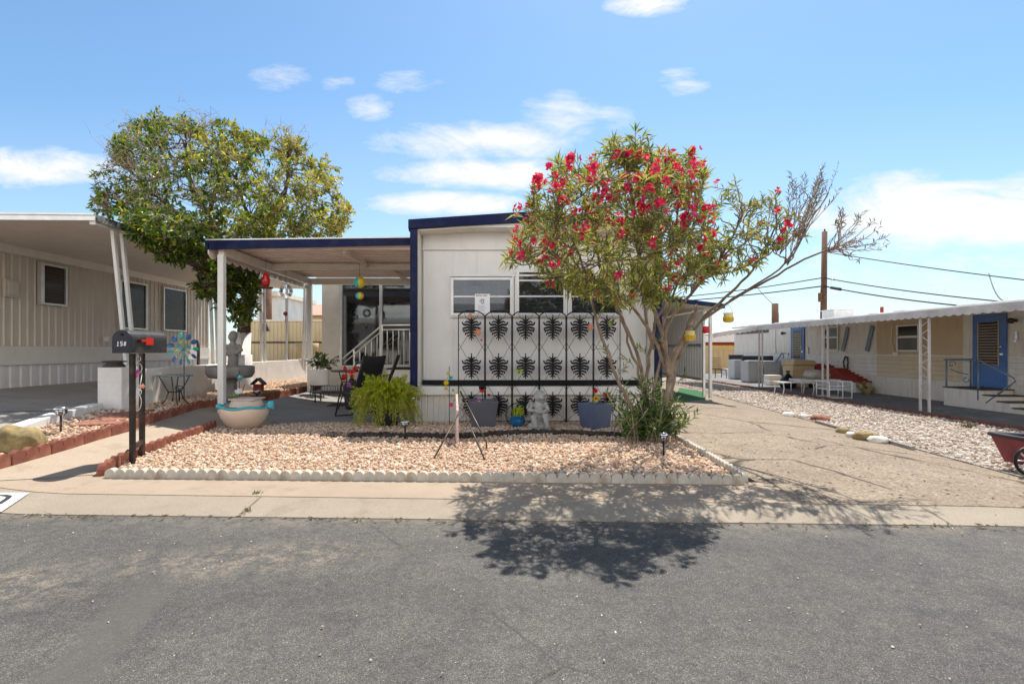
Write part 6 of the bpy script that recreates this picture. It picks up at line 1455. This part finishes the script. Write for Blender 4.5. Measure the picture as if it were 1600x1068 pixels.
c = P(551, 604, 10.0); t = thing('flower_pot', 'red flowers in a dark pot beside the front patio chair', 'flower pot', (c.x, c.y, .045))
m = MB(); m.lathe([(.13, 0), (.16, .2), (.18, .42), (.19, .44), (.16, .44), (.02, .40)], (c.x, c.y, .045), 16); m.build('pot', M['ink'], t)
for k in range(9): petals('flower', Vector((c.x + random.uniform(-.16, .16), c.y - .1 + random.uniform(-.1, .05), .62 + random.uniform(-.06, .22))), .06, 6, M['petalred'], t, .4, (random.uniform(-.4, .4), -1, random.uniform(0, .6)))
for k in range(3): petals('flower', Vector((c.x + random.uniform(-.12, .16), c.y - .16, .50 + random.uniform(-.05, .06))), .05, 6, M['petalpurple'], t, .4, (0, -1, .3))
lvp = Leaves()
for k in range(70): lvp.put(Vector((c.x, c.y, .48)) + rnd_dir() * .09, rnd_dir((0, 0, .8)), rnd_dir((0, 0, 1)), .12, .05)
lvp.build('leaves', M['potleaf'], t)
# white pot on a stand
c = Vector((X(499, 12.2), 12.2, .045)); t = thing('plant_stand', 'thin black metal plant stand by the back patio post', 'plant stand', c); zs_ = Z(602, 12.2)
for k in range(4):
    a = PI / 4 + k * PI / 2; m = MB(); m.tube([(c.x + .2 * math.cos(a), c.y + .2 * math.sin(a), zs_), (c.x + .24 * math.cos(a), c.y + .24 * math.sin(a), .045)], .010, 6); m.build('leg', M['black'], t)
m = MB(); m.tube([(c.x + .2 * math.cos(a), c.y + .2 * math.sin(a), zs_) for a in np.linspace(0, 2*PI, 21)[:-1]], .010, 6, True); m.box(c.x - .2, c.x + .2, c.y - .012, c.y + .012, zs_ - .006, zs_ + .004); m.build('ring', M['black'], t)
t = thing('potted_plant', 'leafy plant in a white ribbed pot on the black plant stand', 'potted plant', (c.x, c.y, zs_ + .01))
m = MB(); m.lathe([(.19, 0), (.215, .02), (.225, .36), (.235, .38), (.215, .38), (.2, .33), (.01, .32)], (c.x, c.y, zs_ + .01), 48, wob=lambda a, z: .012 * math.cos(24 * a)); m.build('pot', M['white'], t)
lvp = Leaves(); m = MB()
for k in range(26):
    b = Vector((c.x, c.y, zs_ + .34)) + Vector((random.gauss(0, .06), random.gauss(0, .06), 0)); e = b + Vector((random.gauss(0, .2), random.gauss(0, .16), random.uniform(.08, .42))); pth = bez(b, e, Vector((0, 0, 1)), -.15, 5); m.tube(pth, .005, 4); shoot(lvp, pth, 9, .13, .055, .8, .3, .0)
m.build('plant_stems', M['twig'], t); lvp.build('leaves', M['potleaf'], t)
t = thing('doormat', 'dark doormat lying on the patio floor near the bench', 'doormat', (X(535, 11.4), 10.7, .05)); m = MB(); m.box(X(524, 11), X(524, 11) + .75, 10.45, 10.9, .047, .060); m.build('mat', M['mat'], t)
# asparagus fern
random.seed(9); c = Vector((X(604, 7.95), 8.0, .02)); t = thing('asparagus_fern', 'bright yellow green asparagus fern spilling over its dark pot at the house corner', 'fern', c)
m = MB(); m.lathe([(.15, 0), (.19, .2), (.21, .36), (.22, .38), (.19, .38), (.02, .34)], c, 18); m.build('pot', M['ink'], t)
fl = Leaves(); m = MB()
for k in range(520):
    a = random.uniform(0, 2 * PI) if k % 3 else random.uniform(PI * 1.05, PI * 1.95); out = random.uniform(.15, .47) ** 1.0; up_ = random.uniform(.12, .46); dr_ = random.uniform(-.36, .30) if out > .26 else random.uniform(.1, .5)
    b = c + Vector((.12 * math.cos(a), .12 * math.sin(a), .36)); top = b + Vector((out * .55 * math.cos(a), out * .5 * math.sin(a), up_ * .85)); e = b + Vector((out * math.cos(a), out * .85 * math.sin(a), min(up_, dr_)))
    pth = [b * (1-s_)**2 + top * 2*s_*(1-s_) + e * s_*s_ for s_ in np.linspace(0, 1, 9)]; m.tube(pth, .0025, 3)
    shoot(fl, pth, 60, .042, .0125, .8, .2, .1)
m.build('fronds', M['twig'], t); fl.build('needles', M['fern'], t, .1, .1)
# hanging ornaments under the patio roof
def hung(name, c, ztop, lab, cat='hanging ornament'):
    t = thing(name, lab, cat, c); m = MB(); m.tube([c, Vector((c.x, c.y, ztop))], .003, 4); m.build('cord', M['black'], t); return t
c = P(415.5, 437, 9.4); t = hung('bird_feeder', c + Vector((0, 0, .12)), 2.86, 'red glass bird feeder hanging from the side of the patio roof', 'bird feeder')
m = MB(); m.lathe([(.03, -.13), (.06, -.11), (.075, 0), (.05, .06), (.055, .09), (.02, .13)], c, 16); m.build('bottle', M['redglass'], t); m = MB(); m.lathe([(.02, -.165), (.12, -.16), (.12, -.135), (.02, -.131)], c, 16); m.build('tray', M['bronze'], t)
c = P(562, 441, 9.9); t = hung('fabric_spinner', c, 2.945, 'yellow white and teal striped ball spinner hanging from the patio roof')
for cc, r_ in ((c, .115), (P(562, 462, 9.9), .078)):
    m = MB(); n_ = 24; prof = [(r_ * math.sin(PI * i / 10) + 1e-4, -r_ * .95 * math.cos(PI * i / 10)) for i in range(11)]; m.lathe(prof, cc, n_)
    cols = []
    for i in range(10): cols += [1 if j % 12 < 2 else (2 if (j // 6) % 2 == 0 else 0) for j in range(n_)]
    m.m = cols + [0, 0]; m.build('ball', [M['yellow'], M['whitecloth'], M['teal']], t)
c = P(447, 455, 10.8); t = hung('wire_spinner', c + Vector((0, 0, .14)), 2.9, 'silver ring spinner of flat blades hanging by the valance')
for k in range(16):
    a = 2 * PI * k / 16; d = Vector((math.cos(a), 0, math.sin(a))); m = MB(); m.beam(c + d * .07, c + d * .145, .045, .004, (0, 1, .6 * math.cos(3 * a))); m.build('blade', M['silver'], t)
c = P(446, 490, 10.8); t = hung('wind_ornament', c, 2.6, 'small rusty wind ornament hanging on a long cord below the spinner'); m = MB(); m.ball(c, .045, 10, 8); m.tube([c, c - Vector((0, 0, .18))], .006, 5); m.build('bell', M['redbrick'], t)
# ================================================================== front bed ornaments
def square_pot(c, w0, w1, h, rot, mt, lab):
    t = thing('planter', lab, 'planter', c); R_ = Matrix.Rotation(rot, 3, 'Z'); m = MB()
    def ring(w, z): return [c + R_ @ Vector((a * w / 2, b * w / 2, z)) for a, b in ((-1, -1), (1, -1), (1, 1), (-1, 1))]
    vs = ring(w0, 0) + ring(w1, h) + ring(w1 * .9, h) + ring(w1 * .86, h - .06); m.add(vs, [(3, 2, 1, 0)] + [(i + a, i + (a + 1) % 4, i + 4 + (a + 1) % 4, i + 4 + a) for i in (0, 4, 8) for a in range(4)] ); m.build('pot', M[mt], t, bevel=.012)
    m = MB(); m.add(ring(w1 * .855, h - .055), [(0, 1, 2, 3)]); m.build('soil', M['treebark'], t); return t
c = G(754, 668, .02); square_pot(c + Vector((0, .2, 0)), .35, .46, .40, .06, 'planter', 'dark slate square planter with artificial flowers by the tripod'); PC1 = c + Vector((0, .2, .4))
c = G(934, 671, .02); square_pot(c + Vector((0, .22, 0)), .31, .38, .37, .62, 'planterblue', 'slate blue square planter set cornerwise by the oleander'); PC2 = c + Vector((0, .22, .37))
def flower_on_stick(u, v, Y, R, mt, base, lab, n=8, extra='yellow'):
    c = P(u, v, Y); t = thing('artificial_flower', lab, 'artificial flower', base); m = MB(); m.tube([base, (base + c) / 2 + Vector((.01, 0, 0)), c], .005, 5); m.build('stem', M['oleander'] if False else M['petalgreen'], t)
    petals('petals', c, R, n, M[mt], t, .35); m = MB(); m.ball(c + Vector((0, -.012, 0)), R * .28, 8, 6); m.build('centre', M[extra], t)
flower_on_stick(748, 627, 7.85, .06, 'petalpurple', PC1 + Vector((-.03, -.12, -.05)), 'purple artificial flower in the slate planter', 10)
flower_on_stick(930, 610, 7.75, .05, 'petalred', PC2 + Vector((-.04, -.05, -.05)), 'red artificial flower topmost in the slate blue planter', 8, 'petalred')
flower_on_stick(931, 622, 7.65, .06, 'petalyellow', PC2 + Vector((-.03, -.1, -.05)), 'yellow artificial flower in the slate blue planter', 8, 'petalbrown')
c = P(753, 609, 7.9); t = thing('cardinal_ornament', 'black and red bird ornament on a stick in the slate planter', 'ornament', PC1); m = MB(); m.ball(c + Vector((0, 0, .05)), .05, 10, 8, (1, 1, .8)); m.tube([c + Vector((0, 0, .05)), PC1 + Vector((0, -.05, -.06))], .005, 5); m.build('head', M['black'], t); petals('red_wings', c, .06, 5, M['petalred'], t, .2, (0, -1, .3))
butterfly('butterfly_ornament', P(764, 617, 7.8), .035, M['petalred'], 'tiny red butterfly ornament above the slate planter')
bt = butterfly('butterfly_ornament', P(947, 617, 7.7), .08, M['petalbrown'], 'rust brown butterfly ornament on the slate blue planter'); m = MB(); m.tube([P(947, 617, 7.7), PC2 + Vector((.08, -.05, -.06))], .004, 5); m.build('stick', M['black'], bt)
# blue glazed pot in a wire ring
c = G(809, 669, .02); c.y += .15; t = thing('flower_pot', 'small blue glazed pot with spiky plant next to the cherub', 'flower pot', c)
m = MB(); m.lathe([(.07, 0), (.11, .05), (.118, .11), (.10, .17), (.112, .185), (.10, .185), (.09, .16), (.01, .15)], c, 24); m.build('pot', M['blueglaze'], t)
lvp = Leaves()
for k in range(34): lvp.put(c + Vector((random.gauss(0, .04), random.gauss(0, .04), .15)), rnd_dir((0, 0, 2.2), .6), rnd_dir(), random.uniform(.12, .21), .022)
lvp.build('spiky_leaves', M['fern'], t)
q = P(811, 648, 8.0); t = thing('wire_ring', 'black wire ring holder standing around the blue pot', 'pot holder', (q.x, q.y, .02)); m = MB(); m.tube([q + Vector((.205 * math.cos(a), 0, .19 * math.sin(a))) for a in np.linspace(0, 2*PI, 33)[:-1]], .007, 6, True); m.tube([q + Vector((-.1, .02, -.17)), q + Vector((.1, -.1, -.17))], .006, 5); m.build('ring', M['black'], t)
# cherub
f = G(842, 671, .02); f.y += .16; t = thing('cherub_statue', 'pale cast stone cherub seated with folded arms before the screen', 'statue', f)
m = MB(); m.lathe([(.16, 0), (.165, .05), (.13, .08), (.02, .085)], f, 16, 1, .8)
m.tube([f + Vector((.0, .03, .06)), f + Vector((.0, .02, .20)), f + Vector((.01, .01, .30)), f + Vector((.0, 0, .40))], [.11, .085, .078, .05], 12)          # torso
m.ball(f + Vector((.02, -.02, .475)), .078, 14, 10, (1, 1, 1.08)); m.ball(f + Vector((.02, -.095, .465)), .016, 6, 5)
for k in range(22): d = rnd_dir((0, .35, .7)); m.ball(f + Vector((.02, -.015, .485)) + d * .075, .024, 7, 5)
for s_ in (-.028, .028): m.ball(f + Vector((.02 + s_ * 1.3, -.088, .455)), .022, 7, 5)
m.tube([f + Vector((-.08, 0, .37)), f + Vector((-.135, -.05, .27)), f + Vector((-.02, -.125, .28)), f + Vector((.05, -.12, .31))], [.036, .034, .028, .022], 9); m.tube([f + Vector((.09, 0, .37)), f + Vector((.14, -.05, .28)), f + Vector((.05, -.12, .25)), f + Vector((-.05, -.13, .26))], [.036, .034, .028, .022], 9)
m.tube([f + Vector((-.05, -.02, .13)), f + Vector((-.08, -.15, .18)), f + Vector((-.05, -.17, .06)), f + Vector((-.05, -.21, .03))], [.06, .05, .035, .025], 10); m.tube([f + Vector((.06, -.02, .13)), f + Vector((.10, -.13, .20)), f + Vector((.12, -.16, .06)), f + Vector((.13, -.2, .03))], [.06, .05, .035, .025], 10)
for s_ in (-1, 1): m.tube([f + Vector((s_ * .04, .07, .33)), f + Vector((s_ * .11, .10, .38)), f + Vector((s_ * .15, .11, .30)), f + Vector((s_ * .12, .10, .2))], [.03, .035, .03, .012], 8)
m.build('figure', M['cherub'], t, remesh=.0085)
# tripod stand with board and flowers
ty = 6.35; c = G(716, 702); t = thing('tripod_stand', 'dark metal tripod stand straddling the gravel in front of the screens', 'tripod', c)
A_ = P(722, 636, 6.5)
for (u, v) in ((674, 723), (759, 722)): m = MB(); g_ = G(u, v); m.tube([g_, A_ + (A_ - g_) * .06], .009, 6); m.build('leg', M['bronze'], t)
m = MB(); g_ = G(760, 706); m.tube([g_, P(760, 690, g_.y), P(719, 611, 6.9)], .010, 6); m.build('leg', M['bronze'], t)
m = MB(); m.tube([A_ + Vector((-.06, 0, .03)), P(738, 655, 6.6)], .007, 5); m.build('brace', M['bronze'], t)
bd_ = thing('garden_board', 'narrow whitewashed garden board seen nearly edge on at the tripod', 'garden board', G(716, 702))
a = P(713, 694, 6.42); a.z = .02; dv = Vector((-.055, .40, 0)); h_ = Z(622, 6.55)
m = MB(); m.prism([a, a + dv, a + dv + Vector((.0, 0, h_ - .04)), a + dv * .5 + Vector((0, 0, h_ + .03)), a + Vector((0, 0, h_ - .16))], Vector((.03, .004, 0))); m.build('board', mat('pink_whitewash', (.66, .54, .50), .8, var=.3, vs=14, dirt=(.45, .2, .18), ds=7, damt=.7), bd_, bevel=.003)
c = G(702, 664, .02); t = thing('flower_stake', 'sunflower and pink flower garland on a thin stake left of the tripod', 'garden stake', c)
m = MB(); m.tube([c, P(702, 572, c.y)], .006, 5); m.build('stake', M['bronze'], t)
Yk = c.y - .03
for (u, v, R, mt) in ((698, 598, .055, 'petalyellow'), (700, 583, .035, 'petalyellow'), (697, 607, .04, 'petalyellow'), (708, 609, .03, 'petalgreen'), (694, 620, .03, 'petalyellow'), (710, 624, .035, 'petalgreen'), (705, 632, .045, 'petalpink'), (714, 616, .035, 'petalgreen'), (720, 613, .03, 'petalyellow'), (704, 590, .045, 'tealmetal')):
    petals('flower', P(u, v, Yk), R, 7, M[mt], t, .4, (random.uniform(-.5, .5), -1, random.uniform(-.2, .5)))
m = MB(); m.tube([P(702, 580, Yk), P(696, 600, Yk), P(703, 615, Yk), P(712, 620, Yk), P(707, 634, Yk)], .004, 5); m.build('vine', M['petalgreen'], t)
c = G(738, 687); t = thing('grass_tuft', 'tiny green grass tuft growing at the tripod foot', 'grass tuft', c)
lvp = Leaves()
for k in range(14): lvp.put(c, rnd_dir((0, 0, 2), .7), rnd_dir(), random.uniform(.06, .14), .008)
lvp.build('blades', M['lowleaf'], t)

for (u, v, lab) in ((403, 771, 'small green weed in the gutter joint'), (388, 799, 'tiny dry weed at the lower end of the gutter joint')):
    c = gut(u, v); t = thing('weed', lab, 'weed', c); lvp = Leaves()
    for k in range(26): lvp.put(c + Vector((random.gauss(0, .02), random.gauss(0, .02), 0)), rnd_dir((0, 0, .8)), rnd_dir((0, 0, 1)), random.uniform(.02, .05), .008)
    lvp.build('leaves', M['lowleaf'] if v < 790 else M['dryleaf'], t)
